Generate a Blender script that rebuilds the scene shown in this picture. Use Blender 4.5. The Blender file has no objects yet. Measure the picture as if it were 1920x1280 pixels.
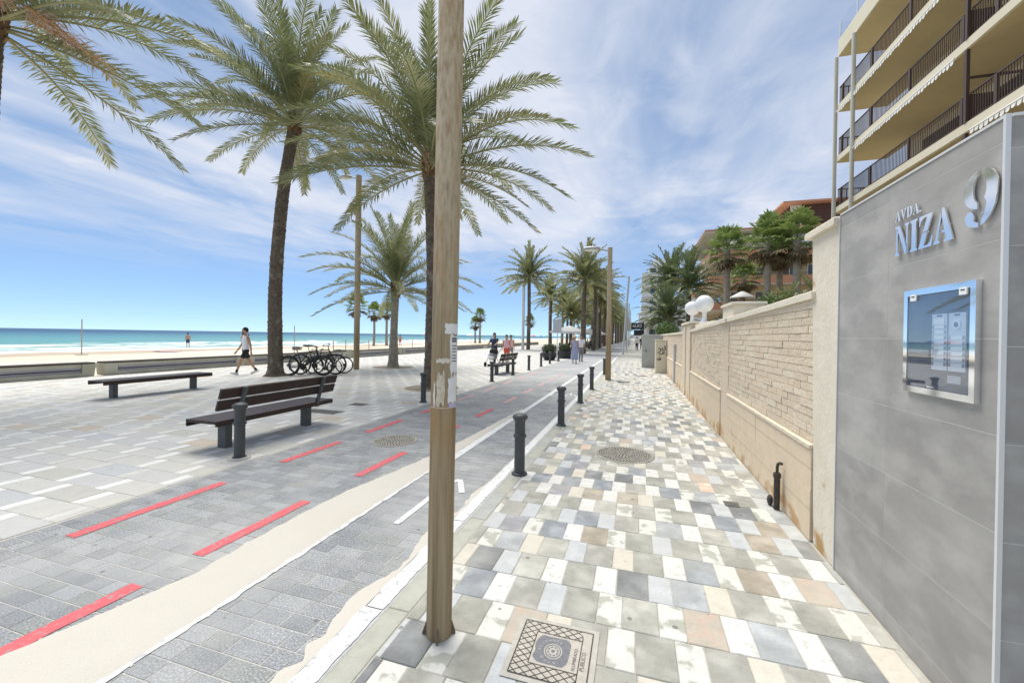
import bpy, bmesh, math, random
from mathutils import Vector, Matrix, Euler, noise
R = math.radians
PI = math.pi
rnd = random.Random(11)
scene = bpy.context.scene
col = scene.collection

# ------------------------------------------------------------------ camera
cam_d = bpy.data.cameras.new('camera')
cam = bpy.data.objects.new('camera', cam_d); col.objects.link(cam)
cam_d.sensor_width = 36.0
cam_d.lens = 760.0 / 1920.0 * 36.0
cam_d.shift_y = -7.3 / 1920.0
cam_d.clip_start = 0.05; cam_d.clip_end = 20000
cam.matrix_world = Matrix.Translation((0, 0, 1.6)) @ Matrix.Rotation(math.atan(232.0 / 760.0), 4, 'Z') @ Matrix.Rotation(PI / 2 - R(.26), 4, 'X') @ Matrix.Rotation(.0157, 4, 'Z')
scene.camera = cam

# ------------------------------------------------------------------ sky and sun
SUN_EL, SUN_AZ = 64.0, -40.0          # azimuth measured from the street axis, minus = towards the sea
world = bpy.data.worlds.new('World'); scene.world = world; world.use_nodes = True
def build_world():
    nt = world.node_tree; N = nt.nodes; L = nt.links; N.clear()
    out = N.new('ShaderNodeOutputWorld'); bg = N.new('ShaderNodeBackground'); bg.inputs['Strength'].default_value = 0.088
    L.new(bg.outputs[0], out.inputs[0])
    sky = N.new('ShaderNodeTexSky'); sky.sky_type = 'NISHITA'; sky.sun_disc = False
    sky.sun_elevation = R(SUN_EL); sky.sun_rotation = R(SUN_AZ); sky.altitude = 0; sky.air_density = 0.35; sky.dust_density = 0.0; sky.ozone_density = 1.0
    tc = N.new('ShaderNodeTexCoord'); sep = N.new('ShaderNodeSeparateXYZ'); L.new(tc.outputs['Generated'], sep.inputs[0])
    mx = N.new('ShaderNodeMath'); mx.operation = 'MAXIMUM'; mx.inputs[1].default_value = 0.02; L.new(sep.outputs['Z'], mx.inputs[0])
    def div(o):
        d = N.new('ShaderNodeMath'); d.operation = 'DIVIDE'; L.new(o, d.inputs[0]); L.new(mx.outputs[0], d.inputs[1]); return d.outputs[0]
    cmb = N.new('ShaderNodeCombineXYZ'); L.new(div(sep.outputs['X']), cmb.inputs[0]); L.new(div(sep.outputs['Y']), cmb.inputs[1])
    def layer(rot, scl, nscale, detail, rough, lo, hi, dist=0.6):
        mp = N.new('ShaderNodeMapping'); mp.inputs['Rotation'].default_value = (0, 0, R(rot)); mp.inputs['Scale'].default_value = scl
        L.new(cmb.outputs[0], mp.inputs[0])
        nz = N.new('ShaderNodeTexNoise'); nz.inputs['Scale'].default_value = nscale; nz.inputs['Detail'].default_value = detail
        nz.inputs['Roughness'].default_value = rough; nz.inputs['Distortion'].default_value = dist
        L.new(mp.outputs[0], nz.inputs['Vector'])
        mr = N.new('ShaderNodeMapRange'); mr.interpolation_type = 'SMOOTHSTEP'; mr.inputs[1].default_value = lo; mr.inputs[2].default_value = hi
        L.new(nz.outputs[0], mr.inputs[0]); return mr.outputs[0]
    a = layer(38, (1.0, 0.5, 1), 0.95, 6, .52, .24, .70)
    b = layer(20, (1.0, 0.7, 1), 2.9, 6, .56, .42, .80, .8)
    c = layer(38, (0.8, 0.8, 1), 0.42, 3, .5, .18, .50, .2)
    m1 = N.new('ShaderNodeMath'); m1.operation = 'MULTIPLY_ADD'; m1.inputs[1].default_value = 0.35; L.new(b, m1.inputs[0]); L.new(a, m1.inputs[2])
    m2 = N.new('ShaderNodeMath'); m2.operation = 'MULTIPLY'; L.new(m1.outputs[0], m2.inputs[0]); L.new(c, m2.inputs[1])
    # thin cirrus clears away low over the horizon
    fade = N.new('ShaderNodeMapRange'); fade.inputs[1].default_value = .09; fade.inputs[2].default_value = .26; fade.interpolation_type = 'SMOOTHSTEP'; L.new(sep.outputs['Z'], fade.inputs[0])
    m3 = N.new('ShaderNodeMath'); m3.operation = 'MULTIPLY'; m3.use_clamp = True; L.new(m2.outputs[0], m3.inputs[0]); L.new(fade.outputs[0], m3.inputs[1])
    m4 = N.new('ShaderNodeMath'); m4.operation = 'MULTIPLY'; m4.inputs[1].default_value = .88; L.new(m3.outputs[0], m4.inputs[0])
    mix = N.new('ShaderNodeMixRGB'); L.new(m4.outputs[0], mix.inputs[0])
    # soften the brightness range of the clear sky, as the photograph's exposure does, all over alike
    sc = N.new('ShaderNodeVectorMath'); sc.operation = 'SCALE'; sc.inputs['Scale'].default_value = .1; L.new(sky.outputs[0], sc.inputs[0])
    gm = N.new('ShaderNodeGamma'); gm.inputs[1].default_value = SKYG; L.new(sc.outputs[0], gm.inputs[0])
    hs = N.new('ShaderNodeHueSaturation'); hs.inputs['Saturation'].default_value = SKYS; hs.inputs['Value'].default_value = SKYV * 10; L.new(gm.outputs[0], hs.inputs['Color'])
    tn = N.new('ShaderNodeVectorMath'); tn.operation = 'MULTIPLY'; tn.inputs[1].default_value = SKYT; L.new(hs.outputs[0], tn.inputs[0])
    L.new(tn.outputs[0], mix.inputs[1]); mix.inputs[2].default_value = CLOUD
    L.new(mix.outputs[0], bg.inputs[0])
CLOUD = (5.0, 5.2, 5.75, 1)
SKYG, SKYS, SKYV, SKYT = .48, 1.2, .70, (.78, .96, 1.12)
build_world()
sun_d = bpy.data.lights.new('sun', 'SUN'); sun_d.energy = 2.4; sun_d.angle = R(42); sun_d.color = (1, .96, .89)
sun = bpy.data.objects.new('sun', sun_d); col.objects.link(sun)
_d = Vector((math.sin(R(SUN_AZ)) * math.cos(R(SUN_EL)), math.cos(R(SUN_AZ)) * math.cos(R(SUN_EL)), math.sin(R(SUN_EL))))
sun.rotation_euler = _d.to_track_quat('Z', 'Y').to_euler(); sun.location = (0, 0, 40)
vs = scene.view_settings
vs.view_transform = 'Standard'; vs.look = 'None'; vs.gamma = 1; vs.use_curve_mapping = False; vs.exposure = 0.9
scene.render.resolution_x = 1024; scene.render.resolution_y = 682

# ------------------------------------------------------------------ helpers
class MB:
    def __init__(s): s.v = []; s.f = []; s.m = []; s.sm = []
    def add(s, vs_, fs, mi=0, smooth=False):
        o = len(s.v); s.v += [tuple(p) for p in vs_]
        for f in fs: s.f.append(tuple(i + o for i in f)); s.m.append(mi); s.sm.append(smooth)
    def box(s, x0, x1, y0, y1, z0, z1, mi=0):
        s.add([(x0,y0,z0),(x1,y0,z0),(x1,y1,z0),(x0,y1,z0),(x0,y0,z1),(x1,y0,z1),(x1,y1,z1),(x0,y1,z1)],
              [(0,3,2,1),(4,5,6,7),(0,1,5,4),(1,2,6,5),(2,3,7,6),(3,0,4,7)], mi)
    def cbox(s, x0, x1, y0, y1, z0, z1, c=.004, mi=0):        # box with a chamfered top rim
        s.add([(x0,y0,z0),(x1,y0,z0),(x1,y1,z0),(x0,y1,z0),(x0,y0,z1-c),(x1,y0,z1-c),(x1,y1,z1-c),(x0,y1,z1-c),
               (x0+c,y0+c,z1),(x1-c,y0+c,z1),(x1-c,y1-c,z1),(x0+c,y1-c,z1)],
              [(0,3,2,1),(0,1,5,4),(1,2,6,5),(2,3,7,6),(3,0,4,7),(4,5,9,8),(5,6,10,9),(6,7,11,10),(7,4,8,11),(8,9,10,11)], mi)
    def obox(s, a, b, w, h, up=(0,0,1), mi=0):                # bar from a to b, width w, height h
        a, b = Vector(a), Vector(b); t = (b - a).normalized(); u = Vector(up)
        if abs(t.dot(u)) > .98: u = Vector((0, 1, 0))
        sd = t.cross(u).normalized() * (w / 2); u = sd.cross(t).normalized() * (h / 2)
        P = [a - sd - u, a + sd - u, a + sd + u, a - sd + u, b - sd - u, b + sd - u, b + sd + u, b - sd + u]
        s.add(P, [(0,1,2,3),(7,6,5,4),(0,4,5,1),(1,5,6,2),(2,6,7,3),(3,7,4,0)], mi)
    def tube(s, pts, rad, n=8, mi=0, cap=True, smooth=True, sx=1, sy=1):
        pts = [Vector(p) for p in pts]; k = len(pts)
        if not hasattr(rad, '__len__'): rad = [rad] * k
        ref = None; vs_ = []
        for i in range(k):
            t = (pts[min(i + 1, k - 1)] - pts[max(i - 1, 0)]).normalized()
            if ref is None:
                ref = Vector((1, 0, 0)) if abs(t.x) < .9 else Vector((0, 1, 0))
            a = (ref - t * ref.dot(t)).normalized(); b = t.cross(a); ref = a
            for j in range(n):
                q = 2 * PI * j / n
                vs_.append(pts[i] + (a * math.cos(q) * sx + b * math.sin(q) * sy) * rad[i])
        fs = [(i*n+j, i*n+(j+1)%n, (i+1)*n+(j+1)%n, (i+1)*n+j) for i in range(k-1) for j in range(n)]
        s.add(vs_, fs, mi, smooth)
        if cap:
            s.add(vs_[:n], [tuple(range(n - 1, -1, -1))], mi); s.add(vs_[-n:], [tuple(range(n))], mi)
    def lathe(s, prof, n=16, c=(0,0,0), mi=0, smooth=True):
        vs_ = [(c[0]+r*math.cos(2*PI*j/n), c[1]+r*math.sin(2*PI*j/n), c[2]+z) for r, z in prof for j in range(n)]
        k = len(prof)
        s.add(vs_, [(i*n+j, i*n+(j+1)%n, (i+1)*n+(j+1)%n, (i+1)*n+j) for i in range(k-1) for j in range(n)], mi, smooth)
        s.add(vs_[:n], [tuple(range(n - 1, -1, -1))], mi); s.add(vs_[-n:], [tuple(range(n))], mi)
    def ball(s, c, r, n=12, k=8, mi=0, sc=(1,1,1)):
        vs_ = []
        for i in range(k + 1):
            a = -PI/2 + PI*i/k; rr = max(math.cos(a), 1e-3)
            for j in range(n): q = 2*PI*j/n; vs_.append((c[0]+r*sc[0]*rr*math.cos(q), c[1]+r*sc[1]*rr*math.sin(q), c[2]+r*sc[2]*math.sin(a)))
        s.add(vs_, [(i*n+j, i*n+(j+1)%n, (i+1)*n+(j+1)%n, (i+1)*n+j) for i in range(k) for j in range(n)], mi, True)
    def prism(s, poly, d0, d1, fn, mi=0):                     # poly in (u,v), extruded d0..d1, fn(u,v,d)->xyz
        n = len(poly); A = [fn(u, v, d0) for u, v in poly]; B = [fn(u, v, d1) for u, v in poly]
        s.add(A + B, [tuple(range(n - 1, -1, -1)), tuple(range(n, 2*n))] + [(i, (i+1)%n, n+(i+1)%n, n+i) for i in range(n)], mi)
    def mesh(s, name, mats):
        me = bpy.data.meshes.new(name); me.from_pydata(s.v, [], s.f)
        for m in (mats if isinstance(mats, (list, tuple)) else [mats]): me.materials.append(m)
        me.polygons.foreach_set('material_index', s.m); me.polygons.foreach_set('use_smooth', s.sm); me.update()
        return me
    def build(s, name, mats, parent=None, loc=None, rz=0):
        return link(name, s.mesh(name, mats), parent, loc, rz)
def link(name, data, parent=None, loc=None, rz=0):
    o = bpy.data.objects.new(name, data); col.objects.link(o); o.parent = parent
    if loc is not None: o.location = loc
    if rz: o.rotation_euler = (0, 0, rz)
    return o
def tag(o, label=None, cat=None, group=None, kind=None):
    if label: o['label'] = label
    if cat: o['category'] = cat
    if group: o['group'] = group
    if kind: o['kind'] = kind
    return o
def thing(name, label, cat, loc=(0,0,0), rz=0, group=None):
    return tag(link(name, None, None, loc, rz), label, cat, group)
def copy_tree(o, parent=None, loc=None, rz=None, label=None, group=None):
    c = o.copy(); col.objects.link(c); c.parent = parent
    if loc is not None: c.location = loc
    if rz is not None: c.rotation_euler = (0, 0, rz)
    if label: c['label'] = label
    if group: c['group'] = group
    for ch in KIDS(o): copy_tree(ch, c)
    return c
def KIDS(o): return list(o.children)
ORD = ['first','second','third','fourth','fifth','sixth','seventh','eighth','ninth','tenth','eleventh','twelfth']

# ------------------------------------------------------------------ materials
MATS = {}
def mat(name, c1, c2=None, rough=.8, scale=6, detail=5, bump=0., bscale=None, metal=0., stretch=(1,1,1), lo=.35, hi=.65, spec=.4, transl=0., c3=None, s3=1.5, f3=.5, w3=.08, coat=0., dust=None):
    if name in MATS: return MATS[name]
    m = bpy.data.materials.new(name); m.use_nodes = True; nt = m.node_tree; N = nt.nodes; L = nt.links
    b = N['Principled BSDF']; b.inputs['Roughness'].default_value = rough; b.inputs['Metallic'].default_value = metal
    b.inputs['Specular IOR Level'].default_value = spec
    if coat: b.inputs['Coat Weight'].default_value = coat
    geo = N.new('ShaderNodeNewGeometry'); mp = N.new('ShaderNodeMapping'); mp.inputs['Scale'].default_value = stretch
    L.new(geo.outputs['Position'], mp.inputs[0])
    colr = None
    if c2 is None: b.inputs['Base Color'].default_value = (*c1, 1)
    else:
        nz = N.new('ShaderNodeTexNoise'); nz.inputs['Scale'].default_value = scale; nz.inputs['Detail'].default_value = detail; nz.inputs['Roughness'].default_value = .62
        L.new(mp.outputs[0], nz.inputs['Vector'])
        mr = N.new('ShaderNodeMapRange'); mr.inputs[1].default_value = lo; mr.inputs[2].default_value = hi; L.new(nz.outputs[0], mr.inputs[0])
        mix = N.new('ShaderNodeMixRGB'); mix.inputs[1].default_value = (*c1, 1); mix.inputs[2].default_value = (*c2, 1); L.new(mr.outputs[0], mix.inputs[0])
        colr = mix.outputs[0]
        if c3 is not None:
            n3 = N.new('ShaderNodeTexNoise'); n3.inputs['Scale'].default_value = s3; n3.inputs['Detail'].default_value = 6; L.new(mp.outputs[0], n3.inputs['Vector'])
            r3 = N.new('ShaderNodeMapRange'); r3.inputs[1].default_value = f3; r3.inputs[2].default_value = f3 + w3; L.new(n3.outputs[0], r3.inputs[0])
            x3 = N.new('ShaderNodeMixRGB'); x3.inputs[2].default_value = (*c3, 1); L.new(r3.outputs[0], x3.inputs[0]); L.new(colr, x3.inputs[1]); colr = x3.outputs[0]
        if dust is not None:
            dc, ds_, dl, dh, dm = dust
            nd = N.new('ShaderNodeTexNoise'); nd.inputs['Scale'].default_value = ds_; nd.inputs['Detail'].default_value = 8; nd.inputs['Roughness'].default_value = .65; L.new(geo.outputs['Position'], nd.inputs['Vector'])
            rd = N.new('ShaderNodeMapRange'); rd.inputs[1].default_value = dl; rd.inputs[2].default_value = dh; rd.inputs[4].default_value = dm; L.new(nd.outputs[0], rd.inputs[0])
            xd = N.new('ShaderNodeMixRGB'); xd.inputs[2].default_value = (*dc, 1); L.new(rd.outputs[0], xd.inputs[0]); L.new(colr, xd.inputs[1]); colr = xd.outputs[0]
            sn = N.new('ShaderNodeTexVoronoi'); sn.voronoi_dimensions = '2D'; sn.inputs['Scale'].default_value = 4.2; L.new(geo.outputs['Position'], sn.inputs['Vector'])
            s1 = N.new('ShaderNodeSeparateColor'); L.new(sn.outputs['Color'], s1.inputs[0])
            thr = N.new('ShaderNodeMapRange'); thr.inputs[1].default_value = .72; thr.inputs[2].default_value = 1.0; thr.inputs[3].default_value = 0.; thr.inputs[4].default_value = .07; L.new(s1.outputs[0], thr.inputs[0])
            sr = N.new('ShaderNodeMath'); sr.operation = 'LESS_THAN'; L.new(sn.outputs['Distance'], sr.inputs[0]); L.new(thr.outputs[0], sr.inputs[1])
            sr2 = N.new('ShaderNodeMath'); sr2.operation = 'MULTIPLY'; sr2.inputs[1].default_value = .6; L.new(sr.outputs[0], sr2.inputs[0]); sr = sr2
            xs_ = N.new('ShaderNodeMixRGB'); xs_.inputs[2].default_value = (.10,.095,.085,1); L.new(sr.outputs[0], xs_.inputs[0]); L.new(colr, xs_.inputs[1]); colr = xs_.outputs[0]
        L.new(colr, b.inputs['Base Color'])
    if bump:
        bn = N.new('ShaderNodeTexNoise'); bn.inputs['Scale'].default_value = bscale or scale * 3; bn.inputs['Detail'].default_value = 6; L.new(mp.outputs[0], bn.inputs['Vector'])
        bp = N.new('ShaderNodeBump'); bp.inputs['Strength'].default_value = min(1, bump); bp.inputs['Distance'].default_value = .02; L.new(bn.outputs[0], bp.inputs['Height']); L.new(bp.outputs[0], b.inputs['Normal'])
    if transl:
        t = N.new('ShaderNodeBsdfTranslucent'); ms = N.new('ShaderNodeMixShader'); ms.inputs[0].default_value = transl
        if colr: L.new(colr, t.inputs[0])
        else: t.inputs[0].default_value = (*c1, 1)
        o = N['Material Output']; L.new(b.outputs[0], ms.inputs[1]); L.new(t.outputs[0], ms.inputs[2]); L.new(ms.outputs[0], o.inputs[0])
    MATS[name] = m; return m
def glassmat(name, tint=(.9,.95,1), opac=.15, rough=.02):
    m = bpy.data.materials.new(name); m.use_nodes = True; nt = m.node_tree; N = nt.nodes; L = nt.links
    b = N['Principled BSDF']; b.inputs['Base Color'].default_value = (*tint, 1); b.inputs['Roughness'].default_value = rough; b.inputs['Specular IOR Level'].default_value = .8
    t = N.new('ShaderNodeBsdfTransparent'); t.inputs[0].default_value = (*tint, 1)
    g = N.new('ShaderNodeBsdfGlossy'); g.inputs['Roughness'].default_value = rough
    fr = N.new('ShaderNodeMath'); fr.operation = 'POWER'; fr.inputs[1].default_value = 4.0; lw = N.new('ShaderNodeLayerWeight'); lw.inputs[0].default_value = .5; L.new(lw.outputs['Facing'], fr.inputs[0])
    ad = N.new('ShaderNodeMath'); ad.operation = 'ADD'; ad.inputs[1].default_value = opac; L.new(fr.outputs[0], ad.inputs[0])
    ms = N.new('ShaderNodeMixShader'); L.new(ad.outputs[0], ms.inputs[0]); L.new(t.outputs[0], ms.inputs[1]); L.new(g.outputs[0], ms.inputs[2]); L.new(ms.outputs[0], N['Material Output'].inputs[0])
    return m
def text_geo(txt, size=1.0):
    cu = bpy.data.curves.new('lettering', 'FONT'); cu.body = txt; cu.size = size; cu.align_x = 'CENTER'; cu.align_y = 'CENTER'; cu.resolution_u = 3
    o = bpy.data.objects.new('lettering', cu); col.objects.link(o)
    dg = bpy.context.evaluated_depsgraph_get(); me = bpy.data.meshes.new_from_object(o.evaluated_get(dg))
    vs_ = [tuple(v.co) for v in me.vertices]; fs = [tuple(p.vertices) for p in me.polygons]
    bpy.data.objects.remove(o); bpy.data.curves.remove(cu); bpy.data.meshes.remove(me)
    return vs_, fs
# ================================================================== GROUND, PAVING, BEACH, SEA
MI = cam.matrix_world.inverted()
def in_view(x, y, z=0., mg=1.06):
    c = MI @ Vector((x, y, z))
    if c.z > -.2: return False
    return abs(c.x / -c.z) < 1.263 * mg and abs(c.y / -c.z) < .86 * mg
# colour sets of the stone slabs
def stone(name, c, k=.8, c3=None, **kw):
    c2 = tuple(min(.85, x * k) for x in c)
    a = dict(rough=.85, scale=9, bump=.3, bscale=45, spec=.25, dust=((.60,.565,.485), .9, .46, .80, .62)); a.update(kw)
    if c3: a.update(dict(s3=11, f3=.53, w3=.06), **{k_: v_ for k_, v_ in kw.items() if k_ in ('s3','f3','w3')}); a['c3'] = c3
    return mat(name, c, c2, **a)
def dstone(n, c, k=.82): return stone(n, c, k, c3=tuple(min(.7, x*1.22 + .03) for x in c), s3=5, f3=.46, w3=.22)
DARK = [dstone('stone_green_grey', (.375,.365,.32)), dstone('stone_sage', (.335,.33,.285)), dstone('stone_light_sage', (.43,.42,.365)),
        dstone('stone_blue_grey', (.275,.295,.31)), dstone('stone_slate', (.215,.222,.22)), dstone('stone_silver', (.39,.405,.405)),
        stone('stone_ochre', (.50,.44,.36), .88, c3=(.50,.40,.32)), dstone('stone_tan', (.37,.325,.255)), dstone('stone_lilac', (.34,.335,.345))]
DW = [9, 8, 5, 3.5, 5, 4.5, 1.0, 1.4, 1.6]
WHITE = [stone('stone_white', (.68,.67,.63), .90, (.53,.53,.48), f3=.60, w3=.04, s3=14), stone('stone_white_worn', (.66,.65,.59), .90, (.40,.40,.34), s3=8), stone('stone_pale_grey', (.53,.545,.54), .86, (.43,.44,.43), w3=.2),
         stone('stone_cream', (.63,.585,.49), .9, (.53,.48,.39), w3=.15), stone('stone_pink', (.66,.50,.38), .9, (.72,.62,.50))]
WW = [4.2, 5.5, 2.6, 2, .7]
def pave(root, rows, x0, x1, wd, ww, phase, pitch, y0, sel_n, gap, names, darkm, dw, whitem, wwt, tilt=.0022, seed=1, hole=None):
    """stone rows across x0..x1; the sel_n slabs that show largest become objects of their own, the rest one mesh"""
    rr = random.Random(seed); T = []
    for k in range(rows):
        ya = y0 + k * pitch; per = wd + ww; ph = phase(k)
        n0 = math.floor((x0 - ph) / per) - 1; x = ph + n0 * per; i = 0
        while x < x1:
            for w, isw in ((ww, True), (wd, False)):
                a, b = max(x, x0), min(x + w, x1); x += w
                if b - a < .012: continue
                i += 1
                mats_ = whitem if isw else darkm; mi = rr.choices(range(len(mats_)), wwt if isw else dw)[0]
                T.append((a, b, ya, ya + pitch, isw, mi, b - a > w - .001, rr.random(), rr.random(), rr.random()))
    def score(t):
        cx, cy = (t[0] + t[1]) / 2, (t[2] + t[3]) / 2
        if hole and hole(cx, cy): return 1e9
        return math.hypot(cx, cy) / math.sqrt(t[1] - t[0]) if in_view(cx, cy) else 1e6 + cy
    T.sort(key=score)
    cache = {}; rest = MB(); allm = darkm + whitem
    for n, (a, b, c, d, isw, mi, full, r1, r2, r3) in enumerate(T):
        g = gap / 2; dz = (r1 - .5) * .003; w, h = b - a, d - c
        if n < sel_n:
            key = (isw, mi) if full else (isw, mi, n)
            if key not in cache:
                m = MB(); m.cbox(-w/2+g, w/2-g, -h/2+g, h/2-g, -.03, 0, .0035)
                cache[key] = m.mesh(names[0], (whitem if isw else darkm)[mi])
            o = link(names[0], cache[key], root, ((a+b)/2, (c+d)/2, dz)); o.rotation_euler = ((r2-.5)*tilt*4, (r3-.5)*tilt*4, (r2-.5)*.004)
        else:
            if hole and hole((a+b)/2, (c+d)/2): continue
            z = dz; c_ = .0035; idx = len(darkm) + mi if isw else mi
            X0, X1, Y0, Y1 = a+g, b-g, c+g, d-g
            if c < 16:
                rest.add([(X0,Y0,-.02),(X1,Y0,-.02),(X1,Y1,-.02),(X0,Y1,-.02),(X0+c_,Y0+c_,z),(X1-c_,Y0+c_,z),(X1-c_,Y1-c_,z),(X0+c_,Y1-c_,z)],
                         [(4,5,6,7),(0,1,5,4),(1,2,6,5),(2,3,7,6),(3,0,4,7)], idx)
            else: rest.add([(X0,Y0,z),(X1,Y0,z),(X1,Y1,z),(X0,Y1,z)], [(0,1,2,3)], idx)
    o = rest.build(names[1], allm, root); o['kind'] = 'stuff'
def sheet(name, x0, x1, y0, y1, z, m, parent=None, kind='structure'):
    b = MB(); b.add([(x0,y0,z),(x1,y0,z),(x1,y1,z),(x0,y1,z)], [(0,1,2,3)]); o = b.build(name, m, parent)
    if not parent: o['kind'] = kind
    return o
earth = mat('earth', (.34,.30,.23), (.26,.24,.18), scale=.6)
m = MB(); m.add([(-19,-80,-.09),(6000,-80,-.09),(6000,9000,-.09),(-19,9000,-.09)], [(0,1,2,3)])
tag(m.build('ground', earth), kind='structure')
mortar = mat('mortar', (.50,.47,.40), (.40,.38,.33), scale=20)
sand_joint = mat('joint_sand', (.60,.57,.50), (.46,.44,.39), scale=15)

# ---- right-hand pavement
sidewalk = sheet('sidewalk', -1.36, 1.6, -2, 400, -.0045, mortar)
ph_meas = {4: .15, 5: .105, 6: .21, 7: .15, 9: .195}
rph = random.Random(5); PHS = [(.17 * (k % 2) + rph.uniform(-.06, .06)) for k in range(400)]
def cover_hole(x, y): return -.60 < x < -.15 and 1.78 < y < 2.26
pave(sidewalk, 250, -1.215, 1.345, .198, .142, lambda k: ph_meas.get(k, PHS[k]), .292, 2.31 - 4*.292, 300, .004, ('paving_slab', 'paving_slabs_far'), DARK, DW, WHITE, WW, seed=3)
kerbm = [stone('kerb_sage', (.45,.45,.38), .85), stone('kerb_grey', (.42,.43,.40), .85)]
for i in range(120):
    y = .2 + i * .62
    b = MB(); b.cbox(-1.503, -1.3625, y + .31 + .002, y + .31 + .618, -.04, rph.uniform(-.001, .001), .003); b.build('kerb_stone', WHITE[2], sidewalk)
    b = MB(); b.cbox(-1.359, -1.222, y + .003, y + .617, -.04, rph.uniform(-.001, .0015), .004)
    b.build('border_stone', kerbm[i % 2 if rph.random() < .6 else 0], sidewalk)

# ---- left promenade
promen = sheet('promenade', -17.6, -4.53, -6, 400, -.0045, mortar)
LD = [stone('prom_lilac_grey', (.56,.55,.525), .92), stone('prom_sage', (.59,.575,.525), .92), stone('prom_silver', (.62,.61,.58), .93), stone('prom_blue', (.53,.535,.53), .92), stone('prom_ochre', (.60,.52,.42), .9), stone('prom_olive', (.54,.525,.47), .9)]
LW = [stone('prom_white', (.80,.79,.75), .95, (.70,.69,.64), w3=.12), stone('prom_white_dull', (.66,.65,.60), .92, (.55,.54,.49), w3=.12)]
rl = random.Random(8); LP = [-4.745 - .215 * (k - 14) + rl.uniform(-.035, .035) for k in range(400)]
pave(promen, 250, -17.55, -4.56, .519, .127, lambda k: LP[k], .2895, 2.1 - 14*.2895, 300, .004, ('paving_slab', 'paving_slabs_far'), LD, [6,6,5,3,.7,3], LW, [5,1.2], seed=4)

# ---- cycle lane of granite setts
lane = sheet('cycle_lane', -4.53, -1.36, -3, 400, -.0026, sand_joint)
def granite(name, c):
    return mat(name, c, tuple(min(.6, x * 2.1) for x in c), rough=.8, scale=95, detail=2, lo=.46, hi=.66, bump=.15, bscale=120, c3=tuple(x*1.25+.03 for x in c), s3=.9, f3=.42, w3=.3, dust=((.52,.51,.47), .8, .44, .74, .7))
GR = [granite('granite_dark', (.185,.192,.198)), granite('granite_mid', (.215,.222,.227)), granite('granite_pale', (.25,.257,.26)), granite('granite_green', (.205,.214,.205))]
def setts():
    rr = random.Random(21); T = []; pit = .1152
    for k in range(118):
        y = 1.395 - 8*pit + k*pit; x = -4.52
        while x < -1.515:
            w = min(rr.choice((.115,.15,.19,.19,.24,.27)), -1.505 - x)
            if -1.505 - (x + w) < .05: w = -1.505 - x
            T.append((x, x + w, y, y + pit, rr.choices(range(4), (4,6,3,2))[0], rr.random())); x += w
    def sc(t):
        cx, cy = (t[0]+t[1])/2, (t[2]+t[3])/2
        if -2.85 < cx < -2.3 and cy < 5: return 1e5
        return math.hypot(cx, cy) / math.sqrt(t[1]-t[0]) if in_view(cx, cy) else 1e6
    T.sort(key=sc); cache = {}; rest = MB()
    for n, (a, b, c, d, mi, r) in enumerate(T):
        g = .0017; w, h = b-a, d-c; dz = (r-.5)*.0016
        if n < 300:
            key = (round(w, 3), mi)
            if key not in cache:
                m = MB(); m.cbox(-w/2+g, w/2-g, -h/2+g, h/2-g, -.03, 0, .003); cache[key] = m.mesh('sett', GR[mi])
            link('sett', cache[key], lane, ((a+b)/2, (c+d)/2, dz))
        else:
            X0, X1, Y0, Y1, q = a+g, b-g, c+g, d-g, .003
            rest.add([(X0,Y0,-.012),(X1,Y0,-.012),(X1,Y1,-.012),(X0,Y1,-.012),(X0+q,Y0+q,dz),(X1-q,Y0+q,dz),(X1-q,Y1-q,dz),(X0+q,Y1-q,dz)],
                     [(4,5,6,7),(0,1,5,4),(1,2,6,5),(2,3,7,6),(3,0,4,7)], mi)
    rest.build('setts_far', GR, lane)['kind'] = 'stuff'
setts()
far_lane = mat('granite_far', (.37,.375,.375), (.325,.33,.33), scale=1.2, c3=(.42,.42,.41), s3=.5, f3=.45, w3=.2, rough=.85)
Y12 = 1.395 - 8*.1152 + 118*.1152
sheet('lane_far', -4.53, -1.505, Y12 + .004, 400, -.001, far_lane, lane)

# ---- painted markings (ragged edges, a few millimetres proud)
def ragged(m, xa, xb, ya, yb, z, amp, step, seed, wob=1., taper=None):
    n = max(2, int((yb - ya) / step)); L_, R_ = [], []
    for i in range(n + 1):
        y = ya + (yb - ya) * i / n
        f = noise.noise(Vector((y * 7, seed * 3.1, 0))) + .6 * noise.noise(Vector((y * 23, seed * 1.7, 4))); g = noise.noise(Vector((y * 7, seed * 5.3, 9))) + .6 * noise.noise(Vector((y * 23, seed * 2.9, 7)))
        e = amp * wob
        L_.append((xa + f * e, y, z)); R_.append((xb + g * e, y, z))
    vs_ = L_ + R_; m.add(vs_, [(i, n + 1 + i, n + 2 + i, i + 1) for i in range(n)])
whitep = mat('road_paint_white', (.76,.76,.74), (.66,.66,.63), scale=14, c3=(.46,.47,.46), s3=22, f3=.595, w3=.04, rough=.75)
redp = mat('road_paint_red', (.74,.115,.13), (.62,.14,.15), scale=9, c3=(.36,.27,.27), s3=30, f3=.565, w3=.08, rough=.75)
redf = mat('road_paint_red_worn', (.66,.31,.31), (.50,.37,.37), scale=5, rough=.8)
mk = MB(); ragged(mk, -1.495, -1.372, .2, 1.39, .004, .012, .03, 1); ragged(mk, -1.492, -1.378, 1.40, 2.02, .0045, .012, .03, 2); ragged(mk, -1.490, -1.378, 2.03, 3.2, .004, .01, .03, 3); ragged(mk, -1.49, -1.385, 3.21, 9, .004, .008, .05, 4); ragged(mk, -1.488, -1.388, 9, 34, .004, .004, .2, 4)
mk.build('edge_line', whitep, lane)
mk = MB(); ragged(mk, -2.315, -2.272, .3, 4.3, .0045, .02, .03, 6); ragged(mk, -2.30, -2.19, 4.31, 40, .004, .006, .1, 7)
mk.build('centre_line', whitep, lane)
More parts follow.
